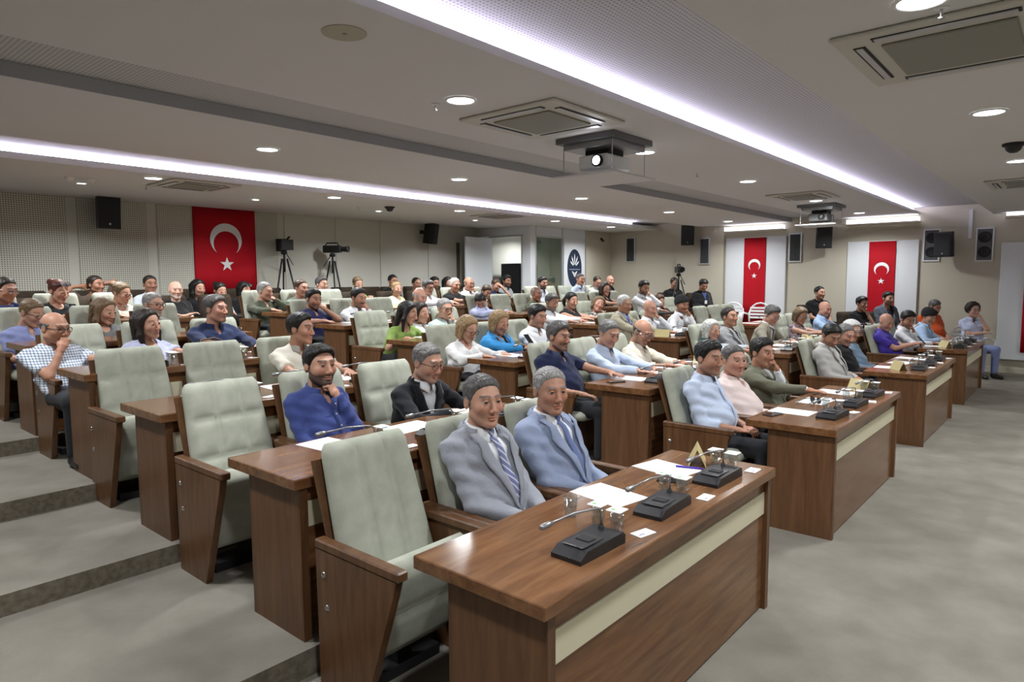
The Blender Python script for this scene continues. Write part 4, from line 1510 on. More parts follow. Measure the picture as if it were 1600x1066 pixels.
    def garment(off, arm_off, sleeve, name, mat, vcut=None, neck=.058, scoop=None):
        gl = np.min([P, N] + [a[i] for a in arms.values() for i in (0, 1, 2)], 0) - .17
        gh = np.max([P, N] + [a[i] for a in arms.values() for i in (0, 1, 2)], 0) + .13
        gl[2] = max(gl[2], .40)
        F = Field(gl, gh, hg)
        torso(F, off)
        F.clip(lambda x, y, z: (.455 - z) + 0 * x * y)
        for s, (Sx, E, Wr, *_r) in arms.items():
            if sleeve == 'none': continue
            A = Field(gl, gh, hg)
            if sleeve == 'short':
                En = lerp(Sx, E, .74)
                A.put(cap(Sx, E, .051 + arm_off, .049 + arm_off), .02)
                u = (E - Sx) / np.linalg.norm(E - Sx)
                A.clip(lambda x, y, z: (x - En[0]) * u[0] + (y - En[1]) * u[1] + (z - En[2]) * u[2])
            else:
                tt = {'long': .97, 'rolled': .45, 'jacket': .93}[sleeve]
                Wn = lerp(E, Wr, tt)
                A.put(cap(Sx, E, .049 + arm_off, .043 + arm_off), .02)
                A.put(cap(E, lerp(E, Wr, min(1.15, tt + .15)), .044 + arm_off, (.030 if tt > .6 else .040) + arm_off), .02)
                u = (Wr - E) / np.linalg.norm(Wr - E)
                m_ = np.linalg.norm(Wr - E) * 1.0

                def cuff(x, y, z, u=u, Wn=Wn):
                    d = (x - Wn[0]) * u[0] + (y - Wn[1]) * u[1] + (z - Wn[2]) * u[2]
                    rr = np.sqrt((x - Wn[0]) ** 2 + (y - Wn[1]) ** 2 + (z - Wn[2]) ** 2)
                    return np.where(rr < .20, d, -1.0)
                A.clip(cuff)
            k = .005
            hh = np.clip(.5 + .5 * (F.D - A.D) / k, 0, 1)
            F.D = F.D * (1 - hh) + A.D * hh - k * hh * (1 - hh)
        # folds
        q_ = tuple(slice(0, n) for n in F.n)
        x, y, z = F.grids(q_)
        ph = sum(map(ord, label)) % 100 * .1
        F.D = F.D + fold * (np.sin(48 * z + 30 * x - 14 * y + ph) * np.sin(22 * x + 17 * y + ph * 2) + .7 * np.sin(75 * z - 40 * np.abs(x) + 20 * y + ph)).astype(np.float32)
        if vcut:
            zb, wv = vcut

            def cutf(x, y, z):
                t = np.clip((z - zb) / (N[2] + .03 - zb), 0, 1.2)
                cx = P[0] + (N[0] - P[0]) * np.clip((z - P[2]) / (N[2] - P[2]), 0, 1)
                cy = P[1] + (N[1] - P[1]) * np.clip((z - P[2]) / (N[2] - P[2]), 0, 1)
                w = wv * t
                return -np.maximum(np.maximum(np.abs(x - cx) - w, y - cy - .0), (zb - z))
            F.clip(cutf)
        F.cut(cap(N + V3(0, -.002, -.045), Hl, neck, neck), .006)
        if scoop:
            F.cut(ell(N + V3(0, -.07, -.02), (scoop, .07, scoop * 1.1)), .01)
        if top in ('shirt', 'polo') and not vcut:
            F.cut(ell(N + V3(0, -.085, -.045), (.024, .06, .055)), .006)
        vv, qq = F.mesh()
        o = link(name, np_mesh(name, vv, qq), mat, root)
        return o, vv

    def front(vv, x, z):
        m = (np.abs(vv[:, 0] - x) < .022) & (np.abs(vv[:, 2] - z) < .022)
        cyz = P[1] + (N[1] - P[1]) * min(max((z - P[2]) / (N[2] - P[2]), 0), 1)
        m &= (vv[:, 1] > cyz - .155 - .075 * belly) & (vv[:, 1] < cyz)
        if not m.any(): return cyz - .125
        return vv[m][:, 1].min()

    cx = lambda z: P[0] + (N[0] - P[0]) * min(max((z - P[2]) / (N[2] - P[2]), 0), 1)
    if top in ('suit', 'blazer'):
        so, sv = garment(.004, .000, 'long', spec.get('inner', 'shirt'), spec['m2'], scoop=.05 if fem else None)
        zb = P[2] + .12
        jo, jv = garment(.017, .010, 'jacket', 'jacket', mat1, vcut=(zb, .095), neck=.066)
        rows = {}
        for s in (-1, 1):
            rws = []
            for t in np.linspace(.02, 1.0, 12):
                z = zb + (N[2] + .005 - zb) * t
                w = .095 * t
                lw = .012 + .052 * min(t / .72, 1) if t < .74 else (.036 if t < .80 else .046 - .05 * (t - .8))
                pr = []
                for j in range(4):
                    x = cx(z) + s * (w - .006 + lw * j / 3)
                    pr.append(V3(x, min(front(jv, x, z), front(jv, x, z - .015)) - (.006 if j < 3 else .003), z))
                rws.append(pr)
            strip_mesh(rws, .005, 'lapel', mat1, root)
        collar_part(N + V3(0, .004, .004), .073, mat1, root, 52, .0, .026, name='jacket_collar')
        if spec.get('inner', 'shirt') == 'shirt':
            collar_part(N + V3(0, -.005, .000), .058, spec['m2'], root, 9, .036, .038)
        if spec.get('tie') is not None:
            rws = []
            z0 = N[2] - .012; z1 = P[2] + .10
            for i, t in enumerate(np.linspace(0, 1, 14)):
                z = z0 + (z1 - z0) * t
                hwid = .019 if t < .05 else (.013 + .030 * t)
                yv = front(sv, cx(z), z) - .010 if t > .06 else N[1] - .078
                rws.append([V3(cx(z) + k * hwid, yv + abs(k) * .003, z) for k in (-1, 0, 1)])
            ys_ = [r_[1][1] for r_ in rws]
            for i in range(1, len(rws) - 1):
                pass
            tie = strip_mesh(rws, .006, 'tie', spec['tie'], root)
            f2 = Field(N + V3(-.04, -.12, -.06), N + V3(.04, -.03, .03), .004)
            f2.put(cap(N + V3(0, -.080, .006), N + V3(0, -.083, -.024), .019, .012, (XA, .9)), .01)
            link('tie_knot', np_mesh('tie_knot', *f2.mesh()), spec['tie'], root)
    else:
        nk = {'tee': .056, 'polo': .053, 'shirt': .053, 'blouse': .062, 'dress': .062, 'tank': .064}.get(top, .06)
        so, sv = garment(.010, .006, long, {'tee': 't_shirt', 'polo': 'polo_shirt', 'blouse': 'blouse', 'dress': 'dress', 'tank': 'sleeveless_top'}.get(top, 'shirt'), mat1, neck=nk,
                         scoop=.055 if top in ('tank', 'blouse', 'dress') else None)
        if top in ('shirt', 'polo'):
            collar_part(N + V3(0, -.004, -.006), .060, spec.get('m2', mat1), root, 22, .036, .036)
            if lod == 0:
                rws = []
                for t in np.linspace(0, 1, 12 if top == 'shirt' else 5):
                    z = N[2] - .04 + (P[2] + .08 - N[2]) * t * (1 if top == 'shirt' else .4)
                    rws.append([V3(cx(z) + k * .014, front(sv, cx(z), z) - .002, z) for k in (-1, 1)])
                strip_mesh(rws, .004, 'placket', mat1, root)
                for rr in rws[1::2]:
                    c0 = (rr[0] + rr[1]) / 2
                    MB().lathe([(0, .0025), (.005, .002), (.0055, 0)], 8, M=Matrix.Translation(tuple(c0)) @ Matrix.Rotation(math.pi / 2, 4, 'X')).build('button', WHITE, root)
        if top == 'tee':
            collar_part(N + V3(0, -.004, -.008), .060, mat1, root, 0.1, .0, .012, name='neckband')
    if g('scarf'):
        f2 = Field(N + V3(-.16, -.17, -.12), N + V3(.16, .15, .08), .010)
        for i in range(10):
            a = 2 * math.pi * i / 10
            f2.put(ell(N + V3(math.sin(a) * .075, -math.cos(a) * .07, .0), (.04, .04, .035)), .02)
        f2.put(cap(N + V3(.02, -.10, -.01), N + V3(.05, -.13, -.10), .035, .03), .02)
        f2.cut(cap(N + V3(0, 0, -.1), Hl, .05, .05), .01)
        link('scarf', np_mesh('scarf', *f2.mesh()), g('scarf'), root)
    # ---- legs, shoes
    plain('shoe_black', (.012, .011, .010), .45)
    tr, sh = leg_parts(fem, min(lod + (0 if lod else 0), 2))
    for nm, md_, mt in (('trousers', tr, spec.get('pants') or plain('trouser_dark', (.016, .017, .022), .85)), ('shoe', sh[0], plain('shoe_black', (.012, .011, .010), .45)), ('shoe', sh[1], MATS.get('shoe_black'))):
        o = link(nm, md_, None, root)
        o.material_slots[0].link = 'OBJECT'; o.material_slots[0].material = mt
    # ---- hair, glasses
    MH = Matrix([[*(RH[0] * HSV), Hl[0]], [*(RH[1] * HSV), Hl[1]], [*(RH[2] * HSV), Hl[2]], [0, 0, 0, 1]])
    if sty not in ('bald', 'buzz'):
        o = link('headscarf' if sty == 'turban' else 'hair', get_hair(sty, lod), None, root)
        o.material_slots[0].link = 'OBJECT'
        o.material_slots[0].material = plain('headscarf_black', (.012, .012, .013), .9) if sty == 'turban' else hair_mat(g('hc', 'dark'))
        o.matrix_local = MH
    if g('glasses'):
        mb = MB(); rr = .0017 if lod == 0 else .0024
        for s in (-1, 1):
            mb.tube([(s * .032 + .0245 * math.cos(a) * (1 if abs(math.cos(a)) < .8 else .97), -.108 + .012 * abs(math.cos(a)) * (1 if s * math.cos(a) > 0 else .2), .008 + .0185 * math.sin(a)) for a in np.linspace(0, 2 * math.pi, 17)], rr, 6, False)
            mb.tube([(s * .057, -.097, .014), (s * .076, -.04, .016), (s * .080, .012, .012), (s * .079, .03, -.008)], rr, 6)
        mb.tube([(-.009, -.107, .013), (0, -.109, .016), (.009, -.107, .013)], rr, 6)
        o = mb.build('glasses', BLACK if g('glasses') == 'black' else GREYM, root, True)
        o.matrix_local = MH
    if g('sunhead'):
        mb = MB()
        for s in (-1, 1):
            mb.lathe([(0, 0), (.026, 0), (.027, .004), (0, .006)], 14, M=Matrix.Translation((s * .032, -.072, .105)) @ Matrix.Rotation(math.radians(50), 4, 'X'))
            mb.tube([(s * .058, -.065, .102), (s * .08, .0, .07), (s * .08, .04, .04)], .0025, 6)
        o = mb.build('raised_sunglasses', BLACK, root); o.matrix_local = MH
    if g('lanyard'):
        rws = [[N + V3(k * .05 * (1 - t) + .004 * k, 0, 0) * 1.0 + V3(0, front(sv, N[0] + k * .04, N[2] - .04 - .16 * t) - N[1] - .006, -.03 - .17 * t) for k in (-1, 1)] for t in np.linspace(0, 1, 6)]
        strip_mesh(rws, .003, 'lanyard', plain('lanyard_blue', srgb(60, 80, 130), .7), root)
        z = N[2] - .23
        MB().box(N[0] - .028, N[0] + .028, front(sv, N[0], z) - .012, front(sv, N[0], z) - .008, z - .045, z + .03).build('badge', PAPER, root)
    return root

# ---------------------------------------------------------------- who sits where (block, row, seat, head x, y, z) and the free-standing rest (head x, y, z, floor)
SEATED = {1: (0, 5, 0, 0.325, 7.32, 1.66), 2: (0, 5, 1, 0.89, 7.66, 1.635), 3: (0, 4, 0, 0.31, 6.379, 1.447), 4: (0, 3, 0, 0.132, 5.04, 1.369), 5: (0, 4, 1, 0.91, 6.315, 1.444), 6: (0, 4, 2, 1.413, 6.41, 1.491), 7: (0, 3, 1, 0.827, 5.04, 1.368), 8: (0, 3, 2, 1.434, 5.04, 1.475), 10: (0, 5, 2, 1.51, 7.577, 1.603), 16: (1, 5, 0, 3.39, 7.645, 1.596), 17: (1, 5, 1, 3.981, 7.66, 1.634), 19: (1, 4, 0, 3.375, 6.41, 1.505), 20: (1, 4, 1, 3.99, 6.291, 1.509), 21: (0, 2, 2, 1.51, 3.72, 1.34), 22: (0, 1, 1, 0.838, 2.43, 1.203), 23: (0, 1, 2, 1.51, 2.178, 1.177), 24: (0, 0, 1, 0.866, 1.06, 1.133), 25: (0, 0, 2, 1.415, 1.06, 1.113), 29: (2, 5, 0, 6.499, 7.66, 1.614), 30: (1, 4, 2, 4.894, 6.07, 1.5), 31: (1, 3, 0, 3.503, 4.7, 1.364), 32: (1, 3, 1, 3.989, 5.04, 1.335), 33: (1, 3, 2, 4.402, 5.04, 1.376), 34: (2, 5, 1, 7.163, 7.66, 1.654), 36: (2, 5, 2, 7.534, 7.66, 1.674), 37: (1, 2, 0, 3.39, 3.639, 1.233), 38: (1, 2, 1, 3.99, 3.731, 1.265), 39: (1, 2, 2, 4.59, 3.674, 1.311), 40: (2, 4, 0, 6.522, 6.41, 1.396), 43: (3, 5, 0, 9.65, 7.556, 1.673), 44: (2, 4, 2, 7.83, 6.278, 1.489), 45: (2, 3, 0, 6.63, 5.02, 1.396), 46: (2, 3, 1, 7.177, 5.04, 1.41), 47: (2, 3, 2, 7.83, 4.961, 1.331), 48: (1, 1, 0, 3.332, 2.43, 1.219), 49: (1, 1, 1, 3.99, 2.317, 1.212), 50: (1, 1, 2, 4.59, 2.287, 1.188), 51: (3, 5, 2, 10.85, 7.425, 1.75), 54: (3, 4, 1, 10.25, 6.381, 1.548), 55: (3, 3, 0, 9.464, 5.04, 1.587), 56: (2, 2, 0, 6.63, 3.735, 1.39), 57: (2, 2, 1, 7.23, 3.664, 1.308), 58: (3, 3, 1, 10.057, 5.04, 1.323), 59: (2, 2, 2, 7.86, 3.47, 1.358), 62: (2, 1, 0, 6.597, 2.43, 1.081), 63: (2, 1, 1, 7.153, 2.43, 1.228), 64: (2, 1, 2, 7.83, 2.111, 1.234), 65: (3, 1, 0, 9.65, 2.294, 1.141), 66: (3, 1, 2, 10.85, 2.265, 1.212), 68: (1, 0, 0, 3.39, 1.018, 1.117), 69: (1, 0, 1, 3.981, 1.06, 1.043), 70: (1, 0, 2, 4.59, 1.046, 1.057), 71: (2, 0, 0, 6.63, 1.015, 1.083), 72: (2, 0, 1, 7.23, 1.011, 1.052), 73: (2, 0, 2, 7.687, 1.06, 1.077), 76: (3, 0, 0, 9.639, 1.06, 1.083), 77: (3, 0, 1, 10.25, 0.895, 1.098), 78: (3, 0, 2, 10.976, 0.72, 1.121)}
FREE = {9: (1.755, 9.2, 1.7, 0.66), 11: (2.463, 9.2, 1.703, 0.66), 12: (2.57, 8.6, 1.621, 0.583), 13: (3.202, 9.3, 1.638, 0.66), 14: (3.472, 9.15, 1.595, 0.66), 15: (3.951, 9.3, 1.597, 0.66), 18: (4.956, 8.6, 1.683, 0.583), 26: (6.129, 9.2, 1.686, 0.66), 27: (6.567, 8.6, 1.587, 0.583), 81: (7.134, 9.4, 1.73, 0.66), 82: (7.758, 9.4, 1.675, 0.66), 83: (8.262, 9.4, 1.685, 0.66), 35: (8.466, 9.2, 1.683, 0.66), 41: (9.333, 8.6, 1.635, 0.583), 84: (8.485, 8.1, 1.512, 0.583), 42: (9.867, 8.75, 1.716, 0.583), 52: (11.937, 7.7, 1.689, 0.583), 53: (12.53, 7.7, 1.717, 0.583), 60: (12.6, 6.022, 1.651, 0.47), 61: (12.6, 5.321, 1.607, 0.47), 67: (12.8, 2.917, 1.452, 0.235), 74: (12.5, 2.062, 1.256, 0.125), 75: (12.9, 1.702, 1.349, 0.125), 79: (12.9, 0.94, 1.206, 0), 80: (12.9, 0.342, 1.162, 0)}


def cm(key, r, g_, b, pat=None, c2=None):
    return cloth_mat(key, srgb(r, g_, b), pat, srgb(*c2) if c2 else None)


WS = cm('white_shirt', 226, 228, 232)
LB_ = cm('light_blue', 186, 199, 222)
NAVYC = cm('navy', 30, 36, 66)
BLK = cm('black', 20, 20, 22)
PAT_MONO = cm('mono_print', 210, 208, 205, 'floral', (40, 40, 44))
PEOPLE = {
    24: ('man in grey linen suit with striped tie', dict(va=30, top='suit', m1=cm('grey_suit', 140, 143, 152, 'linen', (154, 157, 166)), m2=WS, tie=cloth_mat('striped_tie', srgb(112, 118, 158), 'tie', srgb(196, 198, 210)), hair='short', hc='dgrey', tone='l', yaw=26, pitch=0, roll=0, ra='lap', la='lap', pants=cm('white_trousers', 190, 192, 194), kind='m')),
    25: ('man in light blue suit with plain blue tie', dict(va=27, top='suit', m1=cm('blue_suit', 136, 147, 174, 'linen', (146, 157, 182)), m2=WS, tie=cm('blue_tie', 104, 118, 160), hair='short', hc='grey', tone='t', yaw=18, pitch=2, ra='lap', la='lap')),
    22: ('bearded man in royal blue shirt, hand at chin', dict(va=32, m1=cm('royal_blue', 60, 72, 128), hair='neat', hc='black', beard=.85, tone='l', yaw=12, pitch=-2, ra='lap', la='chin')),
    23: ('man in black suit and glasses writing notes', dict(top='suit', m1=cm('black_suit', 24, 25, 30), m2=WS, hair='short', hc='salt', glasses='black', beard=.25, tone='l', yaw=34, pitch=14, ra='desk2', la='desk', kind='h', wide=1.08)),
    21: ('man in cream polo turned to the right', dict(top='polo', sleeve='short', m1=cm('cream_polo', 214, 208, 194), m2=cm('cream_polo_dark', 150, 146, 138), hair='neat', hc='black', tone='t', yaw=58, pitch=2, ra='desk', la='desk', wide=1.08)),
    4: ('bald man in plaid shirt, hand over mouth', dict(va=40, sleeve='short', m1=cm('plaid', 214, 220, 228, 'plaid', (58, 80, 116)), hair='fringe', hc='dgrey', glasses='black', tone='t', yaw=34, pitch=8, ra='mouth', la='desk', belly=.7, wide=1.08, kind='h')),
    7: ('dark-haired woman in lilac ruffled top', dict(kind='f', top='blouse', sleeve='short', m1=cm('lilac', 190, 194, 222), hair='long', hc='dark', yaw=34, pitch=4, roll=-6, ra='lap', la='desk')),
    8: ('man in dark blue shirt with green lanyard', dict(m1=cm('dark_blue_shirt', 36, 46, 78), hair='neat', hc='dgrey', tone='r', yaw=46, pitch=0, ra='desk', la='desk', wide=1.08)),
    3: ('short-haired woman with glasses in periwinkle shirt', dict(kind='f', top='shirt', sleeve='short', m1=cm('periwinkle', 122, 130, 172), hair='short', hc='dblond', glasses='black', yaw=34, pitch=22, ra='lap', la='lap', wide=1.15)),
    5: ('woman with long highlighted hair in grey top', dict(kind='f', top='blouse', m1=cm('grey_top', 110, 112, 112), hair='long', hc='dblond', yaw=34, pitch=16, ra='lap', la='lap')),
    6: ('grey-bearded man with glasses in grey shirt', dict(m1=cm('grey_shirt', 118, 116, 108), hair='short', hc='grey', beard=.7, glasses='black', yaw=28, pitch=4, ra='lap', la='lap', belly=.7)),
    1: ('man in navy top at the left picture edge', dict(top='tee', sleeve='short', m1=cm('navy_tee', 36, 46, 96), hair='short', hc='dark', tone='t', glasses='grey', yaw=24, pitch=12, ra='lap', la='lap')),
    2: ('red-haired woman in black top looking at phone', dict(kind='f', top='tank', sleeve='none', m1=BLK, hair='bun', hc='red', sunhead=1, yaw=26, pitch=16, ra='phone', la='phone', wide=1.1)),
    10: ('woman with grey-blond updo and glasses in cream top', dict(kind='f', top='blouse', sleeve='short', m1=cm('cream_top', 216, 210, 196), hair='bun', hc='dblond', glasses='black', yaw=40, pitch=16, ra='desk', la='desk')),
    16: ('grey-haired man in olive shirt, cheek on hand', dict(m1=cm('olive', 74, 78, 62), hair='short', hc='grey', yaw=44, pitch=6, ra='desk', la='cheek', wide=1.08)),
    17: ('man in sage tee with dark brown hair', dict(top='tee', sleeve='short', m1=cm('sage', 110, 122, 110), hair='short', hc='brown', tone='r', yaw=30, pitch=4, ra='desk', la='desk', kind='h')),
    18: ('grey-haired man in white shirt under the tripod', dict(m1=WS, hair='neat', hc='dgrey', yaw=32, pitch=2, ra='lap', la='lap')),
    19: ('man in navy polo with short dark beard', dict(top='polo', sleeve='short', m1=cm('navy_polo', 36, 38, 78), hair='neat', hc='black', beard=.5, tone='t', yaw=20, pitch=8, ra='desk', la='cheek')),
    20: ('mustached man in white shirt touching his mouth', dict(m1=WS, hair='neat', hc='black', mustache=1, beard=.4, tone='t', yaw=36, pitch=12, ra='desk', la='mouth')),
    31: ('woman in lime green dress leaning sideways', dict(kind='f', top='dress', sleeve='short', m1=cm('lime', 140, 168, 88), hair='long', hc='black', yaw=70, pitch=16, roll=10, ra='desk', la='desk')),
    32: ('woman in white shirt beside the lime dress', dict(kind='f', top='shirt', m1=WS, hair='bob', hc='dark', yaw=48, pitch=6, ra='desk', la='desk')),
    33: ('grey-haired man in mint shirt and dark glasses', dict(m1=cm('mint', 188, 206, 202), hair='short', hc='grey', glasses='black', yaw=18, pitch=10, ra='desk', la='mouth')),
    30: ('bald ruddy man in grey-green shirt', dict(m1=cm('grey_green', 140, 152, 140), hair='fringe', hc='grey', tone='r', yaw=40, pitch=14, ra='desk', la='desk')),
    37: ('blond woman with glasses in white blouse', dict(kind='f', top='blouse', m1=cm('white_blouse', 228, 228, 228), hair='bob', hc='blond', glasses='black', yaw=34, pitch=22, ra='desk', la='desk', wide=1.12)),
    38: ('blond woman in bright blue blazer holding phone', dict(kind='f', top='blazer', inner='top', m1=cm('sky_blazer', 62, 150, 214), m2=BLK, hair='bob', hc='blond', tone='t', yaw=34, pitch=18, ra='desk2', la='phone')),
    39: ('dark-haired man in white shirt turned right', dict(m1=WS, hair='thick', hc='black', tone='t', yaw=44, pitch=12, ra='desk', la='desk', beard=.25)),
    40: ('man in lavender shirt bending over his desk', dict(va=0, m1=cm('lavender', 184, 190, 224), hair='neat', hc='black', tone='t', yaw=-10, pitch=44, roll=-8, ra='desk', la='desk')),
    44: ('bald man in olive green shirt, hand at chin', dict(m1=cm('army_green', 82, 88, 70), hair='buzz', hc='dgrey', tone='d', yaw=42, pitch=4, ra='desk', la='chin', sleeve='short')),
    45: ('man in white shirt with dark grey beard', dict(m1=WS, hair='neat', hc='dgrey', beard=.8, tone='t', yaw=36, pitch=14, ra='desk', la='desk')),
    46: ('dark-haired woman in black sleeveless top', dict(kind='f', top='tank', sleeve='none', m1=BLK, hair='pony', hc='black', yaw=34, pitch=12, ra='desk', la='desk')),
    47: ('woman in printed top resting head on hand', dict(va=20, kind='f', top='blouse', sleeve='short', m1=PAT_MONO, hair='bob', hc='dblond', tone='r', yaw=10, pitch=-2, roll=24, ra='desk2', la='cheek')),
    48: ('mustached man in navy polo with white collar trim', dict(top='polo', sleeve='short', m1=NAVYC, m2=cm('navy_trim', 60, 66, 96), hair='thick', hc='dgrey', mustache=1, beard=.4, tone='t', yaw=46, pitch=4, ra='lap', la='desk', wide=1.12, belly=.6)),
    49: ('man in pale blue shirt looking down at the desk', dict(m1=LB_, hair='short', hc='salt', tone='l', yaw=30, pitch=20, ra='desk', la='desk', wide=1.05, kind='h')),
    50: ('bald man in cream shirt with glasses leaning forward', dict(m1=cm('cream_shirt', 222, 214, 198), sleeve='rolled', hair='fringe', hc='dgrey', beard=.4, glasses='grey', tone='t', yaw=38, pitch=24, ra='desk', la='desk', wide=1.05)),
    56: ('white-haired man in tan suit with blue tie', dict(top='suit', m1=cm('tan_suit', 168, 160, 138, 'linen', (175, 167, 145)), m2=LB_, tie=cm('royal_tie', 70, 90, 170), hair='short', hc='white', tone='t', yaw=34, pitch=8, ra='desk', la='desk')),
    57: ('bald man in white shirt, hand on cheek', dict(m1=WS, hair='bald', tone='r', yaw=34, pitch=8, ra='desk', la='cheek')),
    59: ('man in flat dark cap and white shirt', dict(m1=WS, hair='turban', tone='d', yaw=20, pitch=10, ra='desk', la='mouth', beard=.4, hc='dark')),
    55: ('bearded man in white shirt touching his brow', dict(m1=WS, hair='neat', hc='black', beard=.8, tone='t', yaw=26, pitch=16, ra='desk', la='cheek')),
    58: ('brown-haired woman hiding her face with a hand', dict(kind='f', top='blouse', m1=cm('dark_taupe', 70, 62, 58), hair='long', hc='brown', yaw=30, pitch=20, ra='desk', la='cheek')),
    54: ('woman with glasses and long dark hair in black', dict(kind='f', top='tank', sleeve='none', m1=BLK, hair='long', hc='dark', glasses='black', yaw=20, pitch=6, ra='desk', la='desk')),
    43: ('young bearded man in pale shirt by the booth', dict(m1=cm('pale_blue', 196, 208, 226), hair='neat', hc='black', beard=.8, tone='l', yaw=26, pitch=2)),
    51: ('mustached man in light blue shirt before the emblem', dict(m1=LB_, hair='short', hc='dgrey', mustache=1, tone='t', yaw=30, pitch=6)),
    52: ('balding man in pale polo looking down', dict(top='polo', sleeve='short', m1=cm('pale_polo', 206, 204, 198), hair='receding', hc='dark', tone='l', yaw=20, pitch=24)),
    53: ('bald man in charcoal shirt near the far corner', dict(m1=cm('charcoal', 44, 44, 54), hair='bald', tone='r', yaw=14, pitch=2, belly=.8)),
    29: ('man with grey hair and glasses in white shirt', dict(m1=WS, hair='thick', hc='dgrey', glasses='black', mustache=1, tone='t', yaw=28, pitch=8, ra='desk', la='desk')),
    34: ('white-haired man in black tee resting on desk', dict(top='tee', sleeve='short', m1=BLK, hair='short', hc='white', tone='t', yaw=20, pitch=6, ra='desk2', la='desk2', belly=.8, wide=1.1)),
    36: ('bald man with glasses and hand on mouth', dict(m1=WS, hair='fringe', hc='dgrey', glasses='grey', mustache=1, tone='t', yaw=22, pitch=6, ra='desk', la='mouth')),
    62: ('silver-haired woman with teal scarf', dict(kind='f', top='blouse', m1=cm('pale_grey_top', 176, 184, 190), scarf=cm('teal_scarf', 92, 160, 172), hair='bob', hc='white', yaw=40, pitch=4, ra='desk', la='desk')),
    63: ('man in grey blazer over black tee', dict(top='blazer', inner='t_shirt', m1=cm('mid_grey_blazer', 142, 142, 144, 'linen', (150, 150, 152)), m2=BLK, hair='short', hc='dark', tone='t', yaw=44, pitch=-6, ra='lap', la='lap')),
    64: ('man in taupe suit and glasses reading', dict(top='suit', m1=cm('taupe_suit', 140, 134, 118, 'linen', (147, 141, 125)), m2=WS, hair='thick', hc='dgrey', glasses='grey', tone='r', yaw=30, pitch=26, ra='desk', la='desk', wide=1.08)),
    65: ('blond woman in floral sleeveless dress', dict(kind='f', top='dress', sleeve='none', m1=cm('floral', 96, 84, 104, 'floral', (196, 176, 176)), hair='bob', hc='dblond', glasses='black', yaw=36, pitch=22, ra='desk', la='desk', wide=1.1)),
    66: ('bald man in sky blue shirt leaning forward', dict(m1=cm('sky_shirt', 168, 194, 230), sleeve='short', hair='bald', tone='r', yaw=40, pitch=16, ra='desk', la='desk', belly=.7, wide=1.1, kind='h')),
    68: ('man with thick black hair in light blue shirt', dict(va=52, m1=cm('light_blue_shirt', 190, 202, 224), sleeve='rolled', hair='thick', hc='black', beard=.25, tone='t', yaw=40, pitch=4, ra='lap', la='lap', belly=1.0, wide=1.1, kind='h')),
    69: ('man in pale pink shirt with short hair', dict(va=36, m1=cm('pale_pink', 224, 206, 202), hair='short', hc='dgrey', tone='r', yaw=30, pitch=2, ra='lap', la='lap', belly=1.0, wide=1.1, kind='h')),
    70: ('man in olive jacket, hand at his mouth', dict(top='blazer', inner='t_shirt', m1=cm('olive_jacket', 104, 104, 88), m2=WS, hair='thick', hc='black', tone='t', yaw=44, pitch=4, ra='desk', la='mouth')),
    71: ('man in light grey suit looking down, hands joined', dict(top='suit', m1=cm('light_grey_suit', 168, 166, 162, 'linen', (176, 174, 170)), m2=WS, hair='neat', hc='black', beard=.4, tone='t', yaw=24, pitch=30, ra='lap', la='lap', wide=1.08)),
    72: ('older man in black shirt', dict(m1=BLK, hair='short', hc='salt', beard=.25, tone='r', yaw=34, pitch=18, ra='lap', la='lap')),
    73: ('white-haired man in faded denim shirt', dict(m1=cm('denim', 104, 124, 144), hair='neat', hc='white', glasses='grey', tone='l', yaw=34, pitch=14, ra='lap', la='lap')),
    76: ('bald man in purple polo using a phone', dict(top='polo', sleeve='short', m1=cm('purple', 66, 50, 150), hair='bald', tone='r', beard=.2, hc='grey', yaw=30, pitch=20, ra='phone', la='phone', belly=.8, wide=1.12, kind='h')),
    77: ('dark-haired man in white shirt, hand to lips', dict(m1=WS, hair='thick', hc='black', beard=.5, tone='t', yaw=24, pitch=22, ra='desk', la='mouth')),
    78: ('woman in black headscarf and light blue jacket', dict(kind='f', top='blazer', inner='top', m1=cm('ice_blue_jacket', 172, 198, 228), m2=LB_, hair='turban', tone='l', yaw=34, pitch=20, ra='desk', la='desk2', hc='dark')),
    9: ('man with hands clasped behind his head', dict(top='tee', sleeve='short', m1=cm('brown_tee', 84, 70, 60), hair='short', hc='dark', tone='d', yaw=34, pitch=0, ra='behind', la='behind')),
    11: ('man in white shirt touching his chin by the back wall', dict(va=20, m1=cm('bluish_white', 208, 214, 226), hair='short', hc='dark', tone='d', yaw=12, pitch=0, ra='lap', la='chin')),
    12: ('bald old man in black tee, arms crossed', dict(va=14, top='tee', sleeve='short', m1=BLK, hair='bald', tone='p', beard=.3, hc='white', yaw=6, pitch=2, ra='cross', la='cross', belly=.8)),
    13: ('dark-haired woman left under the big flag', dict(kind='f', top='blouse', m1=BLK, hair='long', hc='black', yaw=16, pitch=8)),
    14: ('woman in white top under the big flag', dict(kind='f', top='blouse', m1=WS, hair='bun', hc='black', yaw=14, pitch=16)),
    15: ('woman with raised sunglasses right under the big flag', dict(kind='f', top='blouse', m1=BLK, hair='bob', hc='black', sunhead=1, yaw=30, pitch=12)),
    26: ('fair-haired person in lime top by the tripod', dict(kind='f', top='blouse', m1=cm('lime_top', 150, 190, 70), hair='short', hc='dblond', yaw=10, pitch=16, ra='phone', la='phone')),
    27: ('short blond woman in pale yellow top', dict(kind='f', top='blouse', sleeve='short', m1=cm('pale_yellow', 226, 222, 178), hair='short', hc='blond', yaw=16, pitch=4, wide=1.15, belly=.6)),
    81: ('dark-haired man half hidden by the yellow top', dict(m1=BLK, hair='short', hc='black', tone='t')),
    82: ('balding man low in the back seats', dict(m1=cm('dim_brown', 90, 78, 66), hair='receding', hc='dark', tone='t')),
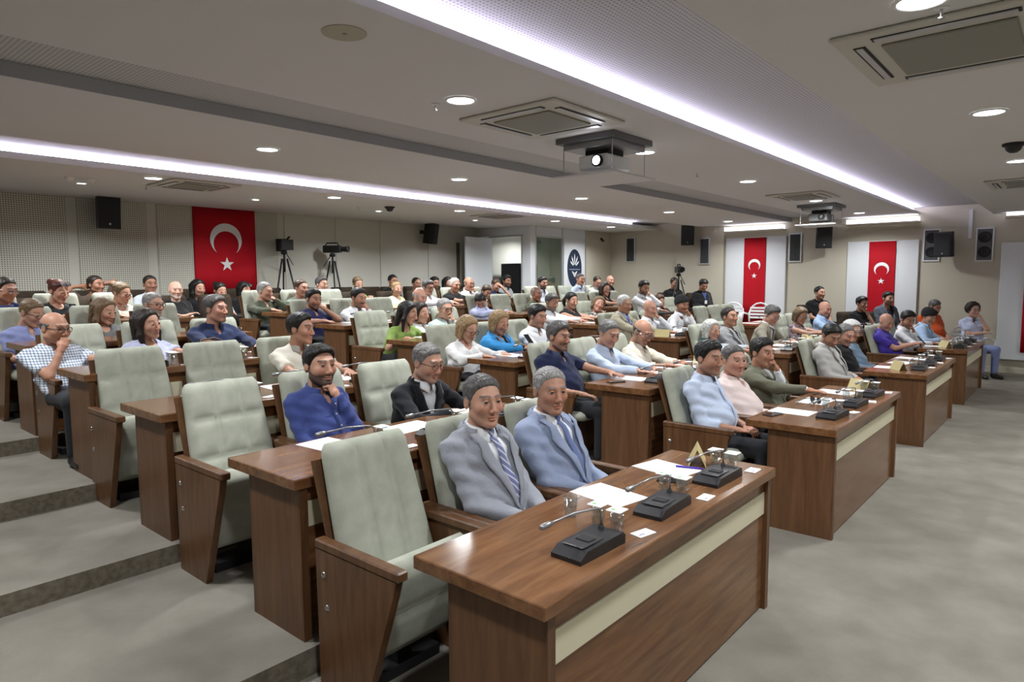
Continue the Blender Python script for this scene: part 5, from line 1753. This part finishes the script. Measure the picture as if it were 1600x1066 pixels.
    83: ('dark-haired man with beard in the back seats', dict(m1=cm('dim_grey', 90, 92, 96), hair='thick', hc='black', beard=.6, tone='t')),
    35: ('woman with loose black hair in the back seats', dict(kind='f', top='blouse', m1=BLK, hair='long', hc='black', yaw=20)),
    41: ('man in dark navy shirt shading his forehead', dict(m1=cm('ink_navy', 26, 30, 56), sleeve='short', hair='short', hc='brown', tone='l', yaw=30, pitch=18, ra='desk', la='fore')),
    84: ('brown-haired person behind the lavender shirt', dict(m1=cm('dim_olive', 70, 68, 56), hair='neat', hc='brown', yaw=20, pitch=30)),
    42: ('bearded man in grey shirt by the booth door', dict(m1=cm('grey_marl', 150, 154, 156), sleeve='short', hair='thick', hc='black', beard=.8, tone='d', yaw=24, pitch=4)),
    60: ('man in black behind the far tripod', dict(m1=BLK, hair='short', hc='dark', tone='t', body=-35, yaw=-30, pitch=10, ra='lap', la='lap', wide=1.1)),
    61: ('man in black with white badge looking down', dict(m1=BLK, hair='neat', hc='black', tone='t', body=-40, yaw=-36, pitch=24, ra='lap', la='lap', lanyard=1)),
    67: ('stocky man in black tee by the grille wall', dict(top='tee', sleeve='short', m1=BLK, hair='short', hc='black', tone='l', body=-40, yaw=-28, pitch=2, ra='lap', la='lap', wide=1.15, belly=.7, kind='h')),
    74: ('young man in black tee, hand at chin', dict(top='tee', sleeve='short', m1=BLK, hair='thick', hc='black', tone='l', body=-35, yaw=-30, pitch=4, ra='lap', la='chin')),
    75: ('young man in grey blazer before the middle flag', dict(top='blazer', inner='t_shirt', m1=cm('slate_blazer', 84, 92, 102), m2=BLK, hair='neat', hc='black', beard=.4, tone='l', body=-45, yaw=-40, pitch=2)),
    79: ('man in orange shirt looking down', dict(m1=cm('orange', 208, 84, 34), sleeve='short', hair='short', hc='dgrey', tone='t', body=-35, yaw=-20, pitch=28, ra='lap', la='lap', wide=1.15, belly=.8, kind='h')),
    80: ('woman with curly dark hair in striped shirt', dict(kind='f', top='shirt', sleeve='short', m1=cm('stripe', 198, 204, 226, 'stripe', (150, 160, 200)), hair='curly', hc='dark', glasses='black', tone='p', body=-50, yaw=-48, pitch=2, ra='cross', la='mouth', pants=cm('blue_jeans', 120, 132, 170))),
}

# ---------------------------------------------------------------- build people
PERSON_AT = {}
order = sorted(list(SEATED) + list(FREE))
for pid in order:
    desc, spec = PEOPLE[pid]
    if pid in SEATED:
        b, r, s, hx, hy, hz = SEATED[pid]
        PERSON_AT[(b, r, s)] = desc
        fx = BX[b] + .31 + PITCH * s
        rx = fx + max(-.14, min(.14, (hx - fx) * .7))
        loc = (rx, RY[r] + .93, RZ[r]); grp = 'people seated at the desks'
        spec.setdefault('yaw', 25)
    else:
        hx, hy, hz, fl = FREE[pid]
        bd = math.radians(spec.get('body', 0))
        back = .06
        loc = (hx + math.sin(bd) * back, hy - math.cos(bd) * back, fl); grp = 'people on the rear and side seats'
    if pid in (60, 61, 67, 75, 79): loc = (loc[0], loc[1], loc[2] + .05)
    H = V3(hx, hy, hz)
    dep = float((H - CAMPOS) @ _F)
    lod = 0 if dep < 5.3 else (1 if dep < 9.0 else 2)
    lab = desc if len(desc.split()) >= 4 else desc + ' sitting'
    person(loc, H, lab, grp, spec, lod, loc[2])

# ---------------------------------------------------------------- desks, chairs and what lies on them
desk0 = make_desk()
chairs0 = {(u, q): make_chair(u, q) for u in (0, 1) for q in (0, 1)}
BLK_NAME = ['nearest', 'second', 'third', 'farthest']
ROW_NAME = ['front row', 'second row', 'third row', 'fourth row', 'fifth row', 'sixth row']
SEAT_NAME = ['first', 'middle', 'last']
used = set()


def place(tpl, loc, rz=0.0, label=None, cat=None, group=None):
    if tpl.name in used:
        o = copy_tree(tpl)
    else:
        used.add(tpl.name); o = tpl
    o.location = loc
    o.rotation_euler = (0, 0, rz)
    tag(o, label, cat, group)
    return o


mic0, glass0, packet0, sheet0, card0, phone0 = make_mic(), make_glass(), make_packet(), make_sheet(), make_card(), make_phone()


def who(b, r, s):
    d = PERSON_AT.get((b, r, s))
    return d if d else 'the empty %s seat, %s of the %s block' % (SEAT_NAME[s], ROW_NAME[r], BLK_NAME[b])


def short(b, r, s):
    d = PERSON_AT.get((b, r, s))
    return ('the ' + d) if d else who(b, r, s)


for r in range(6):
    for b in range(4):
        x0, y0, z0 = BX[b], RY[r], RZ[r]
        place(desk0, (x0, y0, z0), 0, 'walnut desk with cream stripe, %s of the %s block' % (ROW_NAME[r], BLK_NAME[b]), 'desk', 'council desks')
        for s in range(3):
            occ = (b, r, s) in PERSON_AT
            cxx = x0 + .31 + PITCH * s
            t = chairs0[(0 if occ else 1, 0 if r == 0 else 1)]
            lab = ('cream chair under the ' + PERSON_AT[(b, r, s)]) if occ else 'empty cream tip-up chair, %s seat, %s of the %s block' % (SEAT_NAME[s], ROW_NAME[r], BLK_NAME[b])
            place(t, (cxx, y0, z0), 0, lab, 'chair', 'cream council chairs')
            if r > 4 or (r > 3 and b != 1) or (r == 3 and b == 3):
                continue
            zt = z0 + DH
            mx = x0 + .45 + .56 * s
            w = short(b, r, s)
            place(mic0, (mx, y0 + .145, zt), random.uniform(-.08, .08), 'gooseneck microphone before ' + w, 'microphone', 'desk microphones')
            if (b, r, s) != (0, 0, 0):
                place(sheet0, (mx + .02, y0 + .43, zt), random.uniform(-.2, .2) + (math.pi / 2 if (b, r) != (0, 0) and s == 1 else 0), 'paper sheet before ' + w, 'paper', 'paper sheets')
            place(glass0, (mx + .215, y0 + .16, zt), 0, 'front water glass before ' + w, 'glass', 'water glasses')
            place(glass0, (mx + .225, y0 + .255, zt), 0, 'rear water glass before ' + w, 'glass', 'water glasses')
            place(packet0, (mx + .262, y0 + .07, zt + .0005), random.uniform(-.3, .3), 'small white packet before ' + w, 'packet', 'sugar packets')
for (b, r, x, y, rz, w) in [(0, 0, 1.80, .36, -1.13, 'at the far end of the nearest front desk'), (1, 0, 1.86, .30, -.5, 'at the far end of the second front desk'), (2, 0, .32, .32, -.9, 'on the third front desk'), (3, 0, .40, .32, -.9, 'on the farthest front desk'), (2, 2, .14, .30, .2, 'before the white-haired man in tan suit'), (2, 1, 1.80, .32, .1, 'before the man in taupe suit'), (1, 1, 1.86, .40, .2, 'before the bald man in cream shirt')]:
    place(card0, (BX[b] + x, RY[r] + y, RZ[r] + DH), rz + math.pi / 2, 'folded gold name card ' + w, 'name card', 'name cards')
for (b, r, x, y, rz, w) in [(0, 0, 1.41, .30, .3, 'beside the violet pen'), (1, 0, .26, .50, 1.3, 'near the man with thick black hair'), (1, 1, .20, .42, 1.2, 'near the mustached man in navy polo')]:
    place(phone0, (BX[b] + x, RY[r] + y, RZ[r] + DH), rz, 'black mobile phone lying on the desk ' + w, 'phone', 'mobile phones')
t = make_glass(); [bpy.data.objects.remove(c) for c in list(t.children) if not c.name.startswith('tumbler')]
t.location = (.69, .40, DH); tag(t, 'open empty tumbler near the first microphone on the nearest desk', 'glass', 'water glasses')
o = make_pen(srgb(70, 40, 170)); o.location = (1.66, .335, DH + .0016); o.rotation_euler = (0, 0, -1.3); tag(o, 'violet pen on the paper of the nearest front desk', 'pen')
o = make_sunglasses(); o.location = (4.0, .40, DH); o.rotation_euler = (0, 0, 1.0); tag(o, 'black sunglasses on the second front desk', 'sunglasses')
# phones in hands
for (pid, off) in [(2, (0, -.33, .86)), (38, (.03, -.34, .86)), (76, (0, -.33, .84))]:
    b, r, s, hx, hy, hz = SEATED[pid]
    o = copy_tree(phone0); o.location = (hx + off[0], RY[r] + .93 + off[1], RZ[r] + off[2]); o.rotation_euler = (math.radians(48), 0, 0)
    tag(o, 'mobile phone held by the ' + PEOPLE[pid][0], 'phone', 'mobile phones')
# woven shawl / bag beside the man in dark blue
f = Field((-.22, -.16, 0), (.22, .16, .2), .012)
f.put(ell((-.04, 0, .05), (.15, .10, .08)), .03); f.put(ell((.07, .01, .04), (.12, .09, .06)), .03); f.put(ell((-.10, -.02, .07), (.08, .09, .07)), .03)
f.clip(lambda x, y, z: .004 - z + 0 * x * y)
e = empty('woven_bag', (1.16, RY[3] + .47, RZ[3] + DH))
link('pouch', np_mesh('pouch', *f.mesh()), noisy('bag_weave', srgb(70, 44, 24), srgb(160, 116, 70), 55, .9, .8, 90), e)
MB().tube([(-.15, 0, .08), (-.12, .05, .14), (0, .06, .15), (.10, .04, .10)], .008, 8).build('strap', plain('bag_leather', (.10, .05, .025), .6), e, True)
tag(e, 'brown woven bag on the desk beside the man in dark blue shirt', 'bag')

# ---------------------------------------------------------------- rear auditorium seats, side chairs
seat0 = make_brown_chair()
k = 0
for (yy, zz, xs) in [(8.48, RZ[5], [0.3, .95, 1.6, 2.57, 3.25, 4.3, 4.96, 5.7, 6.57, 7.3, 8.0, 8.75, 9.40]), (9.30, .66, [.35, 1.05, 1.755, 2.463, 3.2, 3.9, 4.6, 5.4, 6.13, 6.8, 7.3, 7.9, 8.47, 9.2])]:
    for i, x in enumerate(xs):
        nm = 'dark brown auditorium seat, %s in the %s rear row' % (['first', 'second', 'third', 'fourth', 'fifth', 'sixth', 'seventh', 'eighth', 'ninth', 'tenth', 'eleventh', 'twelfth', 'thirteenth', 'fourteenth'][i], 'front' if yy < 9 else 'last')
        place(seat0, (x, yy + .08, zz), 0, nm, 'chair', 'brown auditorium seats')
for x, w in ((11.937, 'balding man in pale polo'), (12.53, 'bald man in charcoal shirt')):
    c = place(chairs0[(0, 1)], (x, 7.62 - 1.0, RZ[5]), 0, 'cream chair under the ' + w, 'chair', 'cream council chairs')
pl0 = make_plastic_chair()
for (x, y, z, rz, w) in [(12.95, 4.85, RZ[3], -1.45, 'empty white plastic chair, left of the pair under the flag'), (12.95, 4.25, RZ[3], -1.5, 'empty white plastic chair, right of the pair under the flag'),
                         (12.97, .95, 0, -.6, 'white plastic chair under the man in orange shirt'), (12.98, .33, 0, -.85, 'white plastic chair under the curly-haired woman')]:
    place(pl0, (x, y, z), rz, w, 'chair', 'white plastic chairs')
for (x, y, z, rz, w) in [(12.63, 6.06, RZ[4], -.6, 'under the man behind the far tripod'), (12.64, 5.36, RZ[4], -.7, 'under the man with white badge'), (12.85, 2.97, RZ[2], -.7, 'under the stocky man in black tee'), (12.55, 2.10, RZ[1], -.6, 'under the young man with hand at chin'), (12.95, 1.75, RZ[1], -.78, 'under the young man in grey blazer')]:
    c = copy_tree(seat0); c.location = (x, y, z); c.rotation_euler = (0, 0, rz); tag(c, 'dark side seat ' + w, 'chair', 'dark side seats')

# ---------------------------------------------------------------- video cameras on tripods


def tripod(x, y, z0, ztop, rz, label, big):
    e = empty('video_camera_tripod', (x, y, z0), rz)
    hh = ztop - z0
    for a in (90, 210, 330):
        c, s_ = math.cos(math.radians(a)), math.sin(math.radians(a))
        MB().tube([(c * .05, s_ * .05, hh - .12), (c * .20, s_ * .20, hh * .5), (c * .36, s_ * .36, .012)], [.017, .014, .011], 8).build('leg', BLACKM, e, True)
    MB().tube([(0, 0, hh - .35), (0, 0, hh)], .018, 10).build('centre_column', BLACKM, e, True)
    MB().lathe([(0, hh - .04), (.05, hh - .04), (.055, hh), (.035, hh + .03), (0, hh + .03)], 14).build('head', BLACKM, e, True)
    MB().tube([(.03, .03, hh), (.20, .26, hh - .22)], .008, 8).build('pan_handle', BLACK, e, True)
    cam_e = MB().box(-.055, .055, -.17, .17, hh + .035, hh + .17, .012).build('camera_body', BLACK, e)
    MB().lathe([(.045, 0), (.05, .10), (.058, .11), (.058, .15), (.05, .15), (.04, .13), (0, .12)], 16, M=Matrix.Translation((0, -.17, hh + .10)) @ Matrix.Rotation(math.pi / 2, 4, 'X')).build('lens', BLACKM, cam_e, True)
    MB().tube([(0, -.12, hh + .17), (0, -.10, hh + .215), (0, .10, hh + .215), (0, .13, hh + .17)], .013, 8).build('handle', BLACKM, cam_e, True)
    MB().box(.056, .12, -.04, .06, hh + .08, hh + .15, .004).build('viewfinder', BLACKM, cam_e)
    if big:
        MB().box(-.09, .09, .18, .27, hh + .02, hh + .24, .01).build('battery_pack', BLACKM, cam_e)
        MB().tube([(.03, -.05, hh + .2), (.05, -.25, hh + .25)], .016, 8).build('microphone', BLACKM, cam_e, True)
        MB().box(-.10, .10, -.33, -.31, hh + .02, hh + .2, .004).build('matte_box', BLACK, cam_e)
    tag(e, label, 'video camera', 'cameras on tripods')


tripod(4.88, 9.62, .66, 2.26, math.radians(-20), 'large black video camera on tripod beside the big flag', True)
tripod(5.88, 9.62, .66, 2.24, math.radians(35), 'smaller black video camera on tripod, right of the large one', False)
tripod(11.9, 5.57, RZ[4], 1.85, math.radians(-50), 'small black video camera on tripod before the far wall', False)
